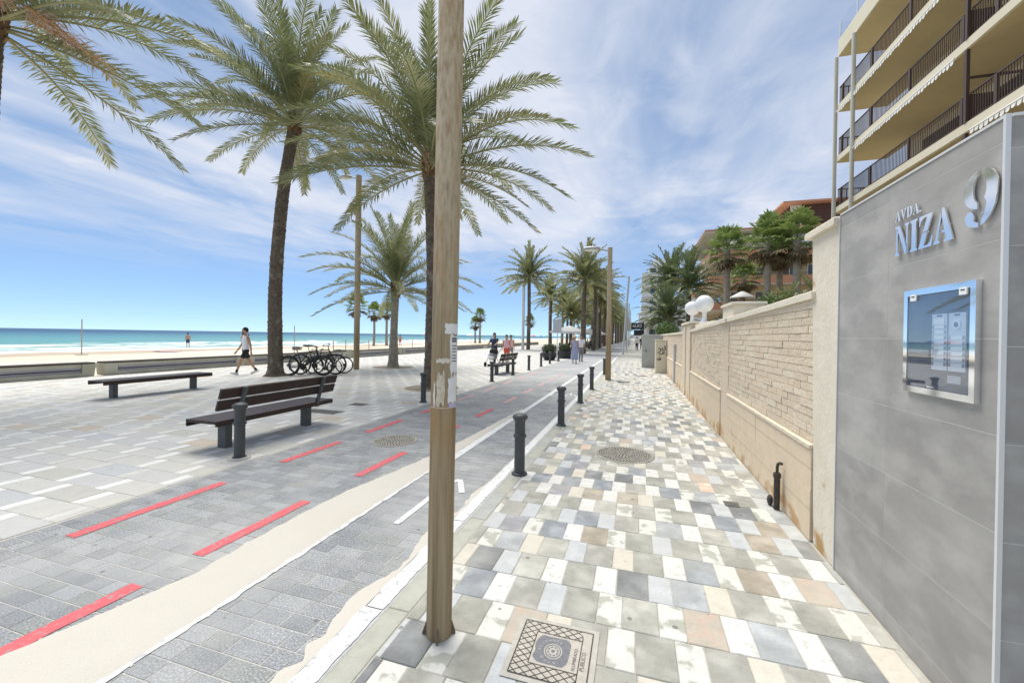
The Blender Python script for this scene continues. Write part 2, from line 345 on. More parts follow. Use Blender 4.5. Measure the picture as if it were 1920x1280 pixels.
for i, (a, b) in enumerate([(1.99,3.21),(3.95,4.97),(5.58,6.63),(7.35,8.35),(9.1,10.1),(10.9,11.9),(12.6,13.6),(14.4,15.4),(16.1,17.1),(17.9,18.9),(0.2,1.2)]):
    m = MB(); ragged(m, -4.195, -4.085, a, b, .0038, .007, .03, 20 + i); m.build('red_dash', redp if b < 8.5 else redf, lane)
for i, (a, b) in enumerate([(.55,1.745),(2.11,3.11),(3.84,4.83),(5.6,6.55),(7.4,8.35),(9.1,10.1),(10.9,11.9),(12.7,13.6),(14.4,15.4),(16.2,17.1)]):
    m = MB(); ragged(m, -3.015, -2.91, a, b, .0038, .007, .03, 40 + i); m.build('red_dash', redp if b < 8.5 else redf, lane)
def strip(m, a, b, w, z):
    a, b = Vector((*a, z)), Vector((*b, z)); s_ = (b - a).normalized().cross(Vector((0,0,1))) * (w / 2)
    m.add([a - s_, a + s_, b + s_, b - s_], [(0,1,2,3)])
mk = MB(); strip(mk, (-1.905,2.98), (-1.905,3.62), .06, .0042); strip(mk, (-1.83,4.12), (-1.66,3.78), .06, .0042); strip(mk, (-1.98,3.78), (-1.835,4.12), .06, .0044)
mk.build('lane_arrow', whitep, lane)
mk = MB()
for cx in (-2.06, -1.66):
    n = 22; ring = [(cx + r_*math.cos(2*PI*j/n), 10.95 + 1.7*r_*math.sin(2*PI*j/n), .0042) for r_ in (.155, .115) for j in range(n)]
    mk.add(ring, [(j, (j+1)%n, n+(j+1)%n, n+j) for j in range(n)])
for a, b in (((-2.06,10.95),(-1.96,11.4)), ((-1.96,11.4),(-1.72,11.4)), ((-1.72,11.4),(-1.87,10.95)), ((-1.87,10.95),(-2.06,10.95)), ((-1.72,11.55),(-1.66,10.95)), ((-1.87,10.95),(-1.98,11.55))): strip(mk, a, b, .035, .0046)
mk.build('bicycle_symbol', whitep, lane)

# ---- wind-blown sand along the middle of the lane and by its edge
sandm = mat('drift_sand', (.72,.675,.59), (.62,.575,.49), scale=240, detail=3, lo=.35, hi=.8, bump=.5, bscale=320, rough=.97, c3=(.67,.62,.535), s3=2.2, f3=.45, w3=.3)
def drift():
    m = MB(); K = 10; ys = [(-1.0 + i * .05) for i in range(190)]; n = 0; V = []
    key = [(-1,-3.15),(.6,-3.02),(1.16,-2.93),(1.55,-2.84),(1.98,-2.75),(2.5,-2.80),(3.45,-2.78),(4.1,-2.66),(4.78,-2.57),(6,-2.47),(7.2,-2.42),(8.5,-2.345)]
    for y in ys:
        for (a, xa), (b, xb) in zip(key, key[1:]):
            if a <= y <= b: xl = xa + (xb - xa) * (y - a) / (b - a); break
        xl += .030 * noise.noise(Vector((y*5, 3, 0))) + .016 * noise.noise(Vector((y*19, 1, 0))); xr = -2.300 + .018 * noise.noise(Vector((y*9, 8, 0))) + .012*noise.noise(Vector((y*31, 2, 0)))
        xr = max(xr, xl + .015)
        for j in range(K + 1):
            t = j / K; x = xl + (xr - xl) * t
            V.append((x, y, .0036 + .013 * (4*t*(1-t))**.6 * (1 + .5*noise.noise(Vector((x*6, y*6, 1))))))
    N_ = K + 1
    m.add(V, [(i*N_+j, i*N_+j+1, (i+1)*N_+j+1, (i+1)*N_+j) for i in range(len(ys)-1) for j in range(K)], 0, True)
    tag(m.build('sand_drift', sandm), kind='stuff')
    m = MB(); V = []; ys = [.3 + i*.03 for i in range(150)]
    for y in ys:
        w = max(.02, .075 + .10*noise.noise(Vector((y*2.2, 7, 0))) + .05*noise.noise(Vector((y*11, 5, 0)))); w *= max(.1, 1 - max(0, y-2.6)/2)
        V += [(-1.498 - w, y, .0034), (-1.498 - w*.5, y, .0064), (-1.492, y, .0036)]
    m.add(V, [(i*3+j, i*3+j+1, (i+1)*3+j+1, (i+1)*3+j) for i in range(len(ys)-1) for j in range(2)], 0, True)
    tag(m.build('sand_edge', sandm), kind='stuff')
    m = MB(); rr = random.Random(61)                       # thin scatter of sand beyond the drift
    for k in range(1500):
        y = rr.uniform(.6, 7.5); side = rr.random(); e = rr.expovariate(1/.09)
        for (a, xa), (b, xb) in zip(key, key[1:]):
            if a <= y <= b: xl = xa + (xb - xa)*(y - a)/(b - a); break
        x = xl - e*.8 if side < .45 else (-2.285 + e*.5 if side < .6 else -1.56 - e*1.2)
        r_ = rr.uniform(.0012, .005)*(1.3 if e < .05 else .8); n = 5; a0 = rr.random()*6
        m.add([(x + r_*rr.uniform(.6,1.5)*math.cos(a0 + 6.283*j/n), y + r_*rr.uniform(.6,1.9)*math.sin(a0 + 6.283*j/n), .0036) for j in range(n)], [tuple(range(n))])
    tag(m.build('sand_grains', sandm), kind='stuff')
drift()

# ---- beach and sea
def beach():
    beachm = mat('beach_sand', (.70,.60,.45), (.62,.52,.37), scale=.25, bump=.5, bscale=2.5, c3=(.74,.65,.51), s3=.06, f3=.44, w3=.15, rough=.95)
    wet = mat('wet_sand', (.50,.39,.25), (.42,.33,.22), scale=.3, rough=.55)
    m = MB(); xs = [-17.6,-18.6,-20,-23,-26,-29,-32,-35,-38,-41,-44,-47,-50]; ys = [-60 + 1.6*i for i in range(120)] + [140,180,240,320,450,700,1100,1800,3000,6000]
    V = []
    for y in ys:
        for i, x in enumerate(xs):
            xx = x - (max(0, y - 60) * (0.02 + .012 * min(1, y/800)) * max(0, (i-1)/11))
            V.append((xx, y, -.02 - .0115*max(0, -x-18) - (0 if i < 1 else .05*noise.noise(Vector((x*.25, y*.25, 0))) + .03*noise.noise(Vector((x*.9, y*.9, 3))))))
    n = len(xs); m.add(V, [(i*n+j+1, i*n+j, (i+1)*n+j, (i+1)*n+j+1) for i in range(len(ys)-1) for j in range(n-1)], 0, True)
    for k in range(len(m.m)):
        if k % (n-1) >= n-5: m.m[k] = 1
    tag(m.build('beach', [beachm, wet]), kind='structure')
beach()
def sea():
    m_ = bpy.data.materials.new('sea_water'); m_.use_nodes = True; nt = m_.node_tree; N = nt.nodes; L = nt.links; b = N['Principled BSDF']
    b.inputs['Specular IOR Level'].default_value = .10
    g = N.new('ShaderNodeNewGeometry'); sx = N.new('ShaderNodeSeparateXYZ'); L.new(g.outputs['Position'], sx.inputs[0])
    # water colour follows depth: pale by the shore, turquoise, then deep blue
    mr = N.new('ShaderNodeMapRange'); mr.inputs[1].default_value = -46; mr.inputs[2].default_value = -360; L.new(sx.outputs['X'], mr.inputs[0])
    nz = N.new('ShaderNodeTexNoise'); nz.inputs['Scale'].default_value = .03; nz.inputs['Detail'].default_value = 4; mpp = N.new('ShaderNodeMapping'); mpp.inputs['Scale'].default_value = (1, .25, 1); L.new(g.outputs['Position'], mpp.inputs[0]); L.new(mpp.outputs[0], nz.inputs['Vector'])
    ad = N.new('ShaderNodeMath'); ad.operation = 'MULTIPLY_ADD'; ad.inputs[1].default_value = .28; L.new(nz.outputs[0], ad.inputs[0])
    sb = N.new('ShaderNodeMath'); sb.operation = 'SUBTRACT'; sb.inputs[1].default_value = .14; L.new(mr.outputs[0], sb.inputs[0]); L.new(sb.outputs[0], ad.inputs[2])
    cr = N.new('ShaderNodeValToRGB'); e = cr.color_ramp.elements; e[0].position = 0; e[0].color = (.30,.42,.37,1); e[1].position = 1; e[1].color = (.022,.085,.165,1)
    for p, c in ((.04,(.14,.32,.31,1)), (.2,(.085,.26,.29,1)), (.5,(.05,.17,.24,1))): q = e.new(p); q.color = c
    L.new(ad.outputs[0], cr.inputs[0])
    # broken foam: bands by distance from the shore, torn by noise
    wv = N.new('ShaderNodeTexNoise'); wv.inputs['Scale'].default_value = .5; wv.inputs['Detail'].default_value = 9; wv.inputs['Roughness'].default_value = .68; mq = N.new('ShaderNodeMapping'); mq.inputs['Scale'].default_value = (1, .32, 1); L.new(g.outputs['Position'], mq.inputs[0]); L.new(mq.outputs[0], wv.inputs['Vector'])
    at = N.new('ShaderNodeAttribute'); at.attribute_name = 'foam'
    fo = N.new('ShaderNodeMath'); fo.operation = 'ADD'; L.new(at.outputs['Fac'], fo.inputs[0]); L.new(wv.outputs[0], fo.inputs[1])
    fr = N.new('ShaderNodeMapRange'); fr.inputs[1].default_value = .74; fr.inputs[2].default_value = .92; L.new(fo.outputs[0], fr.inputs[0])
    mx = N.new('ShaderNodeMixRGB'); mx.inputs[2].default_value = (.86,.88,.88,1); L.new(fr.outputs[0], mx.inputs[0]); L.new(cr.outputs[0], mx.inputs[1]); L.new(mx.outputs[0], b.inputs['Base Color'])
    rr = N.new('ShaderNodeMapRange'); rr.inputs[3].default_value = .45; rr.inputs[4].default_value = .9; L.new(fr.outputs[0], rr.inputs[0]); L.new(rr.outputs[0], b.inputs['Roughness'])
    bn = N.new('ShaderNodeTexNoise'); bn.inputs['Scale'].default_value = .55; bn.inputs['Detail'].default_value = 8; L.new(mq.outputs[0], bn.inputs['Vector'])
    bp = N.new('ShaderNodeBump'); bp.inputs['Strength'].default_value = .9; bp.inputs['Distance'].default_value = .5; L.new(bn.outputs[0], bp.inputs['Height']); L.new(bp.outputs[0], b.inputs['Normal'])
    m = MB(); ds = [0,.6,1.2,1.8,2.4,3,3.6,4.4,5.2,6,6.8,7.6,8.4,9.2,10,11,12,13,14,15,16,17,18,19,20,21.5,23,24.5,26,28,30,33,36,40,46,54,64,80,110,160,260,450,900,2000,5000,9000]
    ys = [-120 + 3*i for i in range(110)] + [215,225,240,260,290,330,400,520,700,1000,1600,2600,4200,9000]
    V = []; F = []
    for y in ys:
        for d in ds:
            sh = -45.0 - max(0, y - 60)*(.02 + .012*min(1, y/800)) + 1.2*noise.noise(Vector((y*.05, 2, 0)))
            z = -.34; fo_ = 0
            for c0, am, sp in ((2.0,.10,1), (7.2,.34,2), (14.5,.42,3), (22.5,.40,4), (32,.30,5)):
                c = c0 + 2.2*noise.noise(Vector((y*.035, sp*7, 0))); brk = noise.noise(Vector((y*.028, sp*3.3, 5)))*.5 + .5
                u = d - c
                z += am * (.4 + .6*brk) * math.exp(-(u/.9)**2)
                if sp < 5: fo_ = max(fo_, (.30 + .42*brk - .05*sp) * math.exp(-((u + .6)/ (1.5 if sp > 1 else 1.7))**2))
            if d < 1.3: fo_ = max(fo_, .5)
            if d > 45: z = -.34
            V.append((sh - d, y, z)); F.append(fo_)
    n = len(ds); m.add(V, [(i*n+j+1, i*n+j, (i+1)*n+j, (i+1)*n+j+1) for i in range(len(ys)-1) for j in range(n-1)], 0, True)
    o = m.build('sea', m_); a = o.data.attributes.new('foam', 'FLOAT', 'POINT'); a.data.foreach_set('value', F); o['kind'] = 'structure'
sea()
# ================================================================== TILED PILLAR WITH HOUSE NUMBER
slabm = [mat('porcelain_%d' % i, c, tuple(x*.80 for x in c), rough=.5, scale=4.2, detail=10, lo=.3, hi=.7, c3=tuple(x*1.14 for x in c), s3=4.6, f3=.46, w3=.2, stretch=(1,.8,1.5), bump=.05, bscale=20) for i, c in enumerate([(.375,.36,.335),(.36,.345,.322),(.388,.373,.348),(.348,.335,.315)])]
grout = mat('grout', (.58,.57,.54), rough=.9)
alu = mat('aluminium_trim', (.74,.74,.73), rough=.4, metal=.25)
chrome = mat('chrome', (.88,.89,.90), rough=.06, metal=1.)
darkpl = mat('dark_plastic', (.05,.055,.06), rough=.4)
pil = thing('tiled_gate_pillar', 'large grey porcelain tiled gate pillar carrying the street number', 'pillar', (0,0,0))
m = MB(); m.box(1.3608, 2.9, 2.0606, 3.382, 0, 2.47); m.build('core', grout, pil)
ZJ = [0, .10, .478, .858, 1.238, 1.618, 2.008, 2.385, 2.474]
rp = random.Random(4); g = .002
for a, b in zip(ZJ, ZJ[1:]):
    for ya, yb in ((2.068, 2.81), (2.81, 3.385)):
        if b - a < .2 and ya < 2.5: pass
        m = MB(); m.box(1.36, 1.3725, ya + g, yb - g, a + g, b - g); m.build('tile', rp.choice(slabm), pil)
    for xa, xb in ((1.3715, 2.0), (2.0, 2.9)):
        m = MB(); m.box(xa + g, xb - g, 2.0598, 2.0725, a + g - .03*(a > 0), b - g - .03*(b < 2.4)); m.build('tile', rp.choice(slabm), pil)
m = MB(); m.box(1.354, 1.3705, 2.054, 2.0665, 0, 2.487); m.build('corner_trim', alu, pil)
m = MB(); m.box(1.3545, 1.377, 2.067, 3.384, 2.4755, 2.486); m.box(1.378, 2.9, 2.054, 2.08, 2.4755, 2.4875); m.build('top_trim', alu, pil)
m = MB(); m.box(1.3535, 1.372, 3.3865, 3.394, .0, 2.4745); m.build('edge_trim', alu, pil)

# ---- stencil lettering in polished steel: polygons in (u to the right, v up), unit height
def arc(cx, cy, rx, ry, a0, a1, n=12): return [(cx + rx*math.cos(R(a0 + (a1-a0)*i/n)), cy + ry*math.sin(R(a0 + (a1-a0)*i/n))) for i in range(n+1)]
GL = {
 'N': (.80, [[(0,0),(.24,0),(.24,.05),(.16,.10),(.16,.86),(.09,.93),(0,1),(0,.95),(.08,.88),(.08,.10),(0,.05)], [(.02,1),(.26,1),(.66,.22),(.66,0),(.58,0),(.20,.76)], [(.56,1),(.80,1),(.80,.95),(.72,.90),(.72,.02),(.69,0),(.69,.28),(.64,.38),(.64,.90),(.56,.95)]]),
 'I': (.42, [[(.02,0),(.40,0),(.40,.05),(.32,.10),(.32,.90),(.40,.95),(.40,1),(.02,1),(.02,.95),(.10,.90),(.10,.10),(.02,.05)]]),
 'Z': (.70, [[(.04,1),(.68,1),(.66,.96),(.44,.50),(.22,.50),(.42,.93),(.26,.93),(.12,.84),(.06,.70),(.03,.70)], [(.02,0),(.64,0),(.69,.32),(.65,.32),(.58,.15),(.44,.07),(.26,.07),(.42,.46),(.20,.46),(.02,.05)]]),
 'A': (.82, [[(.36,1),(.46,1),(.82,.05),(.82,0),(.46,0),(.46,.05),(.55,.09),(.49,.28),(.37,.28),(.37,.35),(.47,.35),(.40,.62),(.35,.76)], [(0,0),(.26,0),(.26,.05),(.18,.10),(.31,.62),(.33,.90),(.28,.78),(.08,.12),(0,.05)]]),
 'V': (.82, [[(0,1),(.32,1),(.32,.95),(.26,.90),(.44,.34),(.46,0),(.38,0),(.06,.90),(0,.95)], [(.52,1),(.80,1),(.80,.95),(.72,.88),(.50,.10),(.50,.36),(.62,.90),(.52,.95)]]),
 'D': (.80, [[(0,0),(.30,0),(.30,1),(0,1),(0,.95),(.07,.90),(.07,.10),(0,.05)], [(.36,0)] + arc(.40,.5,.38,.5,-80,80) + [(.36,1)] + arc(.36,.5,.20,.42,85,-85)]),
 '.': (.24, [arc(.12,.10,.10,.10,0,340,11)]),
 '9': (.78, [arc(.39,.66,.39,.34,98,262) + arc(.39,.66,.155,.245,250,110), arc(.39,.66,.39,.34,82,0,8) + [(.775,.50),(.74,.32),(.64,.15),(.52,.055),(.43,.015),(.43,.10),(.50,.20),(.545,.34),(.55,.40)] + arc(.39,.66,.155,.245,-45,70,8), [(.37,.0),(.24,.02),(.12,.07),(.055,.16),(.06,.25),(.11,.31),(.18,.32),(.24,.28),(.27,.21),(.25,.15),(.30,.10),(.37,.085)]]),
}
def stencil(sign, txt, y0, z0, h, gap, wx=1.0, slope=0.):
    u = 0
    for ch in txt:
        w, polys = GL[ch]; m = MB()
        for p in polys: m.prism([(u + a*h*wx, b*h) for a, b in p], 0, .006, lambda a, b, d: (1.352 - d, y0 - a, z0 + b))
        m.build('letter' if ch != '9' else 'numeral', chrome, sign); u += (w*wx + gap) * h
sg = thing('house_number_sign', 'polished steel stencil lettering AVDA. NIZA 9 on the grey tiled pillar', 'sign', (0,-.024,-.004))
stencil(sg, 'NIZA', 2.752, 2.066, .160, .035, .92); stencil(sg, 'AVDA.', 2.755, 2.252, .054, .08, 1.02); stencil(sg, '9', 2.272, 2.082, .238, 0, .93)
for y in (2.70, 2.50, 2.36, 2.18): m = MB(); m.tube([(1.3602, y, 2.14), (1.351, y, 2.14)], .004, 6); m.build('mounting_pin', chrome, sg)

# ---- intercom
ic = thing('intercom_box', 'chrome framed intercom with glass door and two button panels on grey pillar', 'intercom', (0,-.030,-.003))
Y0, Y1, Z0, Z1, fw = 2.186, 2.655, 1.352, 1.865, .030
m = MB(); x0, x1 = 1.338, 1.3595
m.box(x0, x1, Y0, Y1, Z1 - fw, Z1); m.box(x0, x1, Y0, Y1, Z0, Z0 + fw); m.box(x0, x1, Y0, Y0 + fw, Z0 + fw, Z1 - fw); m.box(x0, x1, Y1 - fw, Y1, Z0 + fw, Z1 - fw); m.build('frame', chrome, ic)
m = MB(); m.box(1.355, 1.3595, Y0 + fw, Y1 - fw, Z0 + fw, Z1 - fw); m.build('back_panel', mat('intercom_back', (.16,.17,.19), (.13,.14,.16), rough=.35, metal=.3, scale=4), ic)
panelm = mat('silver_panel', (.74,.77,.79), rough=.4, metal=.25)
btn = mat('button_white', (.88,.88,.86), rough=.35); btnf = mat('button_frame', (.45,.47,.50), rough=.3, metal=.5)
for ya, yb, zt, zb, nb, zs in ((2.365, 2.462, 1.735, 1.475, 8, 1.675), (2.255, 2.355, 1.735, 1.475, 6, 1.625)):
    m = MB(); m.box(1.3495, 1.3548, ya, yb, zb, zt); pn = m.build('call_panel', panelm, ic)
    for k in range(nb):
        z = zs - k*.0245; m = MB(); m.box(1.3478, 1.3494, ya + .016, yb - .016, z - .007, z + .007); m.build('button', btn, pn)
        for yq in (ya + .007, yb - .015): m = MB(); m.box(1.3470, 1.3494, yq, yq + .008, z - .008, z + .008); m.build('button_bezel', btnf, pn)
    m = MB(); m.box(1.3485, 1.3494, (ya+yb)/2 - .016, (ya+yb)/2 + .016, zt - .012, zt - .006); m.build('maker_plate', darkpl, pn)
m = MB(); m.box(1.3475, 1.3494, 2.380, 2.447, 1.688, 1.715); m.build('name_window', btn, ic)
m = MB(); m.tube([(1.3494, 2.305, 1.685), (1.346, 2.305, 1.685)], .024, 20); m.build('camera_housing', mat('cam_ring', (.82,.84,.85), rough=.3), ic)
m = MB(); m.tube([(1.3462, 2.305, 1.683), (1.344, 2.305, 1.683)], .011, 14); m.build('camera_lens', mat('lens', (.12,.13,.15), rough=.1), ic)
m = MB(); m.box(1.3535, 1.3549, 2.285, 2.365, 1.42, 1.455); m.build('notice_card', mat('card_grey', (.50,.51,.52), rough=.6), ic)
m = MB(); m.box(1.3395, 1.3425, Y0 + fw + .004, Y1 - fw - .004, Z0 + fw + .003, Z1 - fw - .004); m.build('glass_door', glassmat('door_glass', (.93,.96,1), .10), ic)
for y in (2.25, 2.575):
    m = MB(); m.box(1.3335, 1.3393, y - .021, y + .021, Z1 - fw - .026, Z1 - fw + .006); h_ = m.build('hinge', btn, ic)
    m = MB(); m.box(1.332, 1.3334, y - .011, y + .011, Z1 - fw - .008, Z1 - fw - .003); m.build('hinge_slot', darkpl, h_)
m = MB(); m.box(1.334, 1.3394, 2.42, 2.465, Z0 + fw + .006, Z0 + fw + .014); m.build('latch', chrome, ic)

# ================================================================== CREAM PIER AND BLOCK WALL
cream = mat('cream_render', (.76,.70,.58), (.70,.63,.50), scale=2.6, bump=.35, bscale=30, c3=(.62,.50,.34), s3=2.3, f3=.63, w3=.08, rough=.9)
def stainmat(name, c, k, stain, s3, f3, ztop):
    m_ = mat(name, c, k, scale=7, bump=.22, bscale=34, rough=.92)
    nt = m_.node_tree; N = nt.nodes; L = nt.links; b = N['Principled BSDF']
    src = b.inputs['Base Color'].links[0].from_socket
    g_ = N.new('ShaderNodeNewGeometry'); sp = N.new('ShaderNodeSeparateXYZ'); L.new(g_.outputs['Position'], sp.inputs[0])
    nz = N.new('ShaderNodeTexNoise'); nz.inputs['Scale'].default_value = s3; nz.inputs['Detail'].default_value = 7; L.new(g_.outputs['Position'], nz.inputs['Vector'])
    mr = N.new('ShaderNodeMapRange'); mr.inputs[1].default_value = ztop; mr.inputs[2].default_value = ztop*.25; mr.inputs[3].default_value = 0; mr.inputs[4].default_value = .22; L.new(sp.outputs['Z'], mr.inputs[0])
    ad = N.new('ShaderNodeMath'); ad.operation = 'ADD'; L.new(nz.outputs[0], ad.inputs[0]); L.new(mr.outputs[0], ad.inputs[1])
    r2 = N.new('ShaderNodeMapRange'); r2.inputs[1].default_value = f3; r2.inputs[2].default_value = f3 + .09; L.new(ad.outputs[0], r2.inputs[0])
    mx = N.new('ShaderNodeMixRGB'); mx.inputs[2].default_value = (*stain, 1); L.new(r2.outputs[0], mx.inputs[0]); L.new(src, mx.inputs[1]); L.new(mx.outputs[0], b.inputs['Base Color'])
    return m_
pier_m = stainmat('pier_render', (.76,.70,.58), (.70,.63,.50), (.50,.31,.13), 3.5, .67, .45)
base_m = stainmat('plinth_stone', (.75,.62,.45), (.69,.56,.40), (.54,.35,.18), 3.0, .685, .36)
pr = thing('cream_gate_pier', 'cream rendered pier with overhanging cap between grey pillar and block wall', 'pillar')
m = MB(); f = lambda y, z: y + (z / 2.42) * .12 * (1 if y > 3.6 else 0)
A = [(1.362,3.397,0),(1.362,3.745,0),(2.0,3.745,0),(2.0,3.397,0),(1.362,3.397,2.42),(1.362,3.865,2.42),(2.0,3.865,2.42),(2.0,3.397,2.42)]
m.add(A, [(3,2,1,0),(4,5,6,7),(1,0,4,5)[::1],(2,1,5,6),(3,2,6,7),(0,3,7,4)]); m.build('shaft', pier_m, pr)
m = MB(); m.cbox(1.322, 2.04, 3.396, 3.915, 2.421, 2.478, .012); m.build('cap', cream, pr)

wall = thing('garden_block_wall', 'long sand coloured split-face block wall beside the pavement', 'wall')
BLK = [mat('block_%d' % i, c, tuple(x*.88 for x in c), scale=11, bump=.7, bscale=42, rough=.93) for i, c in enumerate([(.76,.635,.475),(.79,.68,.525),(.74,.61,.45),(.77,.645,.49),(.72,.605,.455)])]
jointm = mat('wall_joint', (.62,.49,.35), (.55,.44,.31), scale=12)
TOP = lambda y: 1.995 - .0225 * (y - 3.86) if y < 12 else 1.80
segs = [(3.785, 6.92), (7.44, 11.3), (13.1, 20.0), (20.0, 34.0)]
blocks = []
rw = random.Random(9)
for si, (a, b) in enumerate(segs):
    zt = TOP(b) - .065; rows = 16; hh = (zt - .775) / rows
    m = MB(); m.box(1.3765, 1.62, a, b, 0, zt); m.build('backing', jointm, wall)
    if TOP(a) - TOP(b) > .01:
        m = MB(); m.prism([(a, zt), (b, zt), (a, TOP(a) - .066)], 1.366, 1.62, lambda u, v, d: (d, u, v)); m.build('wedge_course', BLK[1], wall)
    for r_ in range(rows):
        off = .0 if (r_ // 1) % 2 == 0 else .15
        y = a - (off if r_ % 2 else 0)
        while y < b - .02:
            L_ = .305; ya, yb = max(a, y), min(b, y + L_); y += L_
            if yb - ya < .02: continue
            blocks.append((ya, yb, .775 + r_*hh, .775 + (r_+1)*hh, 1.370 + rw.choice((0,0,0,.002,.003,-.004)) + rw.uniform(-.001,.001), rw.randrange(5)))
blocks.sort(key=lambda t: t[0]); far = MB()
for n, (ya, yb, za, zb, x, mi) in enumerate(blocks):
    mm = MB() if n < 300 else far; g = .0011; c = .0025
    P = [(x,ya+g+c,za+g+c),(x,yb-g-c,za+g+c),(x,yb-g-c,zb-g-c),(x,ya+g+c,zb-g-c)]; Q = [(x+.03,ya+g,za+g),(x+.03,yb-g,za+g),(x+.03,yb-g,zb-g),(x+.03,ya+g,zb-g)]
    tw = rw.uniform(-.0015,.0015); P = [(p[0] + tw*(1 if i in (1,2) else -1), p[1], p[2]) for i, p in enumerate(P)]
    mm.add(P + Q, [(3,2,1,0),(0,1,5,4),(1,2,6,5),(2,3,7,6),(3,0,4,7)], 0 if n < 300 else mi)
    if n < 300: mm.build('block', BLK[mi], wall)
far.build('blocks_far', BLK, wall)['kind'] = 'stuff'
# plinth courses, ledge, piers, coping
PC = [(0, .245, 1.352), (.245, .405, 1.350), (.405, .575, 1.351), (.575, .735, 1.349)]
for a, b in segs:
    n = max(1, round((b - a) / 1.3)); 
    for za, zb, x in PC:
        for k in range(n):
            ya, yb = a + (b-a)*k/n, a + (b-a)*(k+1)/n
            m = MB(); m.box(x + rw.uniform(-.002,.002), 1.394, ya + .002, yb - .002, za + .002, zb - .002); m.build('plinth_stone', base_m, wall)
    m = MB(); m.add([(1.335,a,.737),(1.335,b,.737),(1.335,b,.765),(1.335,a,.765),(1.394,a,.737),(1.394,b,.737),(1.394,b,.775),(1.394,a,.775)], [(0,1,2,3)[::-1],(3,2,6,7)[::-1],(0,4,5,1)[::-1],(0,3,7,4)[::-1],(1,5,6,2)[::-1]]); m.build('ledge', BLK[1], wall)
    k = max(1, round((b - a) / 1.05))
    for i in range(k):
        ya, yb = a + (b-a)*i/k, a + (b-a)*(i+1)/k
        m = MB(); m.cbox(1.333, 1.66, ya + .002, yb - .002, -.063, 0, .008); m.v = [(x, y, z + TOP(min(max(y, a + .001), b - .001) if b < 12 else 13)) for x, y, z in m.v]; m.build('coping_stone', cream, wall)
for ya, yb, zt, x in ((6.92, 7.44, TOP(7) - .07, 1.364), (11.3, 11.95, 1.98, 1.335), (12.35, 13.1, 1.98, 1.335)):
    for k in range(5):
        m = MB(); m.box(x, 1.66, ya + .001, yb - .001, zt*k/5 + .002, zt*(k+1)/5 - .002); m.build('pier_stone', BLK[(k*2+1) % 5] if k else base_m, wall)
m = MB(); m.box(1.36, 1.6, 11.951, 12.349, 0, 1.97); m.build('gate_panel', cream, wall)
m = MB(); m.cbox(1.31, 1.72, 6.93, 7.43, TOP(7) - .068, TOP(7) + .0, .008); m.build('coping_stone', cream, wall)
m = MB(); m.cbox(1.43, 1.85, 6.95, 7.75, 1.87, 2.13, .004); bx_ = m.build('raised_pier', cream, wall)
m = MB(); m.cbox(1.40, 1.88, 6.92, 7.78, 2.131, 2.175, .01); m.build('pier_cap', cream, wall)
m = MB(); m.cbox(1.30, 2.1, 11.25, 13.15, 1.985, 2.04, .01); m.build('pier_cap', cream, wall)
m = MB(); m.cbox(1.44, 2.3, 8.6, 11.2, 1.86, 1.96, .01); m.build('planter_ledge', cream, wall)
globe = mat('opal_globe', (.90,.90,.89), rough=.25, spec=.5)
for (y, z, lab) in ((10.55, 2.43, 'white globe lamp on a short white stem on the wall, the nearer of two'), (12.7, 2.47, 'white globe lamp behind the nearer globe on the wall pier')):
    t = thing('globe_lamp', lab, 'lamp', (1.55, y, 0), 0, 'globe lamps on the garden wall')
    zb = 1.965 if y < 11 else 2.042
    m = MB(); m.lathe([(.10,zb),(.10,zb+.03),(.055,zb+.06),(.05,z-.20),(.09,z-.185),(.09,z-.16)], 16); m.build('stem', globe, t)
    m = MB(); m.ball((0,0,z), .205, 24, 16); m.build('globe', globe, t)
t = thing('standpipe', 'black rusty vent pipe with bent top standing at the foot of the block wall', 'pipe', (1.30, 4.40, 0))
iron = mat('rusty_iron', (.055,.052,.05), (.10,.06,.035), scale=18, bump=.4, bscale=60, rough=.8, lo=.45, hi=.7)
m = MB(); m.tube([(0,0,0),(0,0,.335)], .026, 14); m.build('sleeve', iron, t)
m = MB(); m.tube([(0,0,.33),(0,-.0,.40),(.004,-.012,.432),(.012,-.03,.446),(.02,-.055,.446)], .0135, 10); m.build('bent_pipe', iron, t)
m = MB(); m.lathe([(.031,.30),(.033,.305),(.033,.335),(.028,.345)], 14); m.build('collar', iron, t)
m = MB(); m.ball((-.03,.09,.05), .038, 10, 6, sc=(.7,1,1.4)); m.build('clamp', iron, t)
pvc = mat('grey_conduit', (.50,.51,.52), rough=.5)
tag(link('wall_conduit', (lambda b: (b.tube([(1.335,15.4,.02),(1.335,15.4,1.35)], .05, 10), b.box(1.30,1.36,15.33,15.47,1.30,1.40), b.mesh('wall_conduit', pvc))[2])(MB())), 'grey vertical conduit fixed to the far stretch of the block wall', 'pipe')
# utility cabinets beyond
concr = mat('cabinet_grey', (.46,.47,.44), (.40,.41,.38), scale=3, bump=.15, rough=.85)
t = thing('utility_cabinet', 'tall plain grey concrete utility cabinet projecting from the wall', 'cabinet')
m = MB(); m.cbox(.33, 1.36, 22.9, 24.2, 0, 1.78, .015); m.build('body', concr, t)
m = MB(); m.box(.45, 1.22, 22.885, 22.899, .12, 1.66); m.build('door', concr, t); m = MB(); m.box(.52, .56, 22.865, 22.884, .85, .98); m.build('handle', iron, t)
t = thing('meter_cabinet', 'small cream cabinet with black graffiti against the block wall', 'cabinet')
creamc = mat('cabinet_cream', (.72,.67,.52), (.66,.61,.47), scale=3, bump=.1, rough=.8)
m = MB(); m.cbox(.88, 1.345, 19.6, 20.35, 0, 1.48, .02); m.build('body', creamc, t)
m = MB(); m.cbox(.86, 1.346, 19.57, 20.38, 1.481, 1.52, .01); m.build('lid', creamc, t)
gm = mat('graffiti_paint', (.02,.02,.025), rough=.6); m = MB()
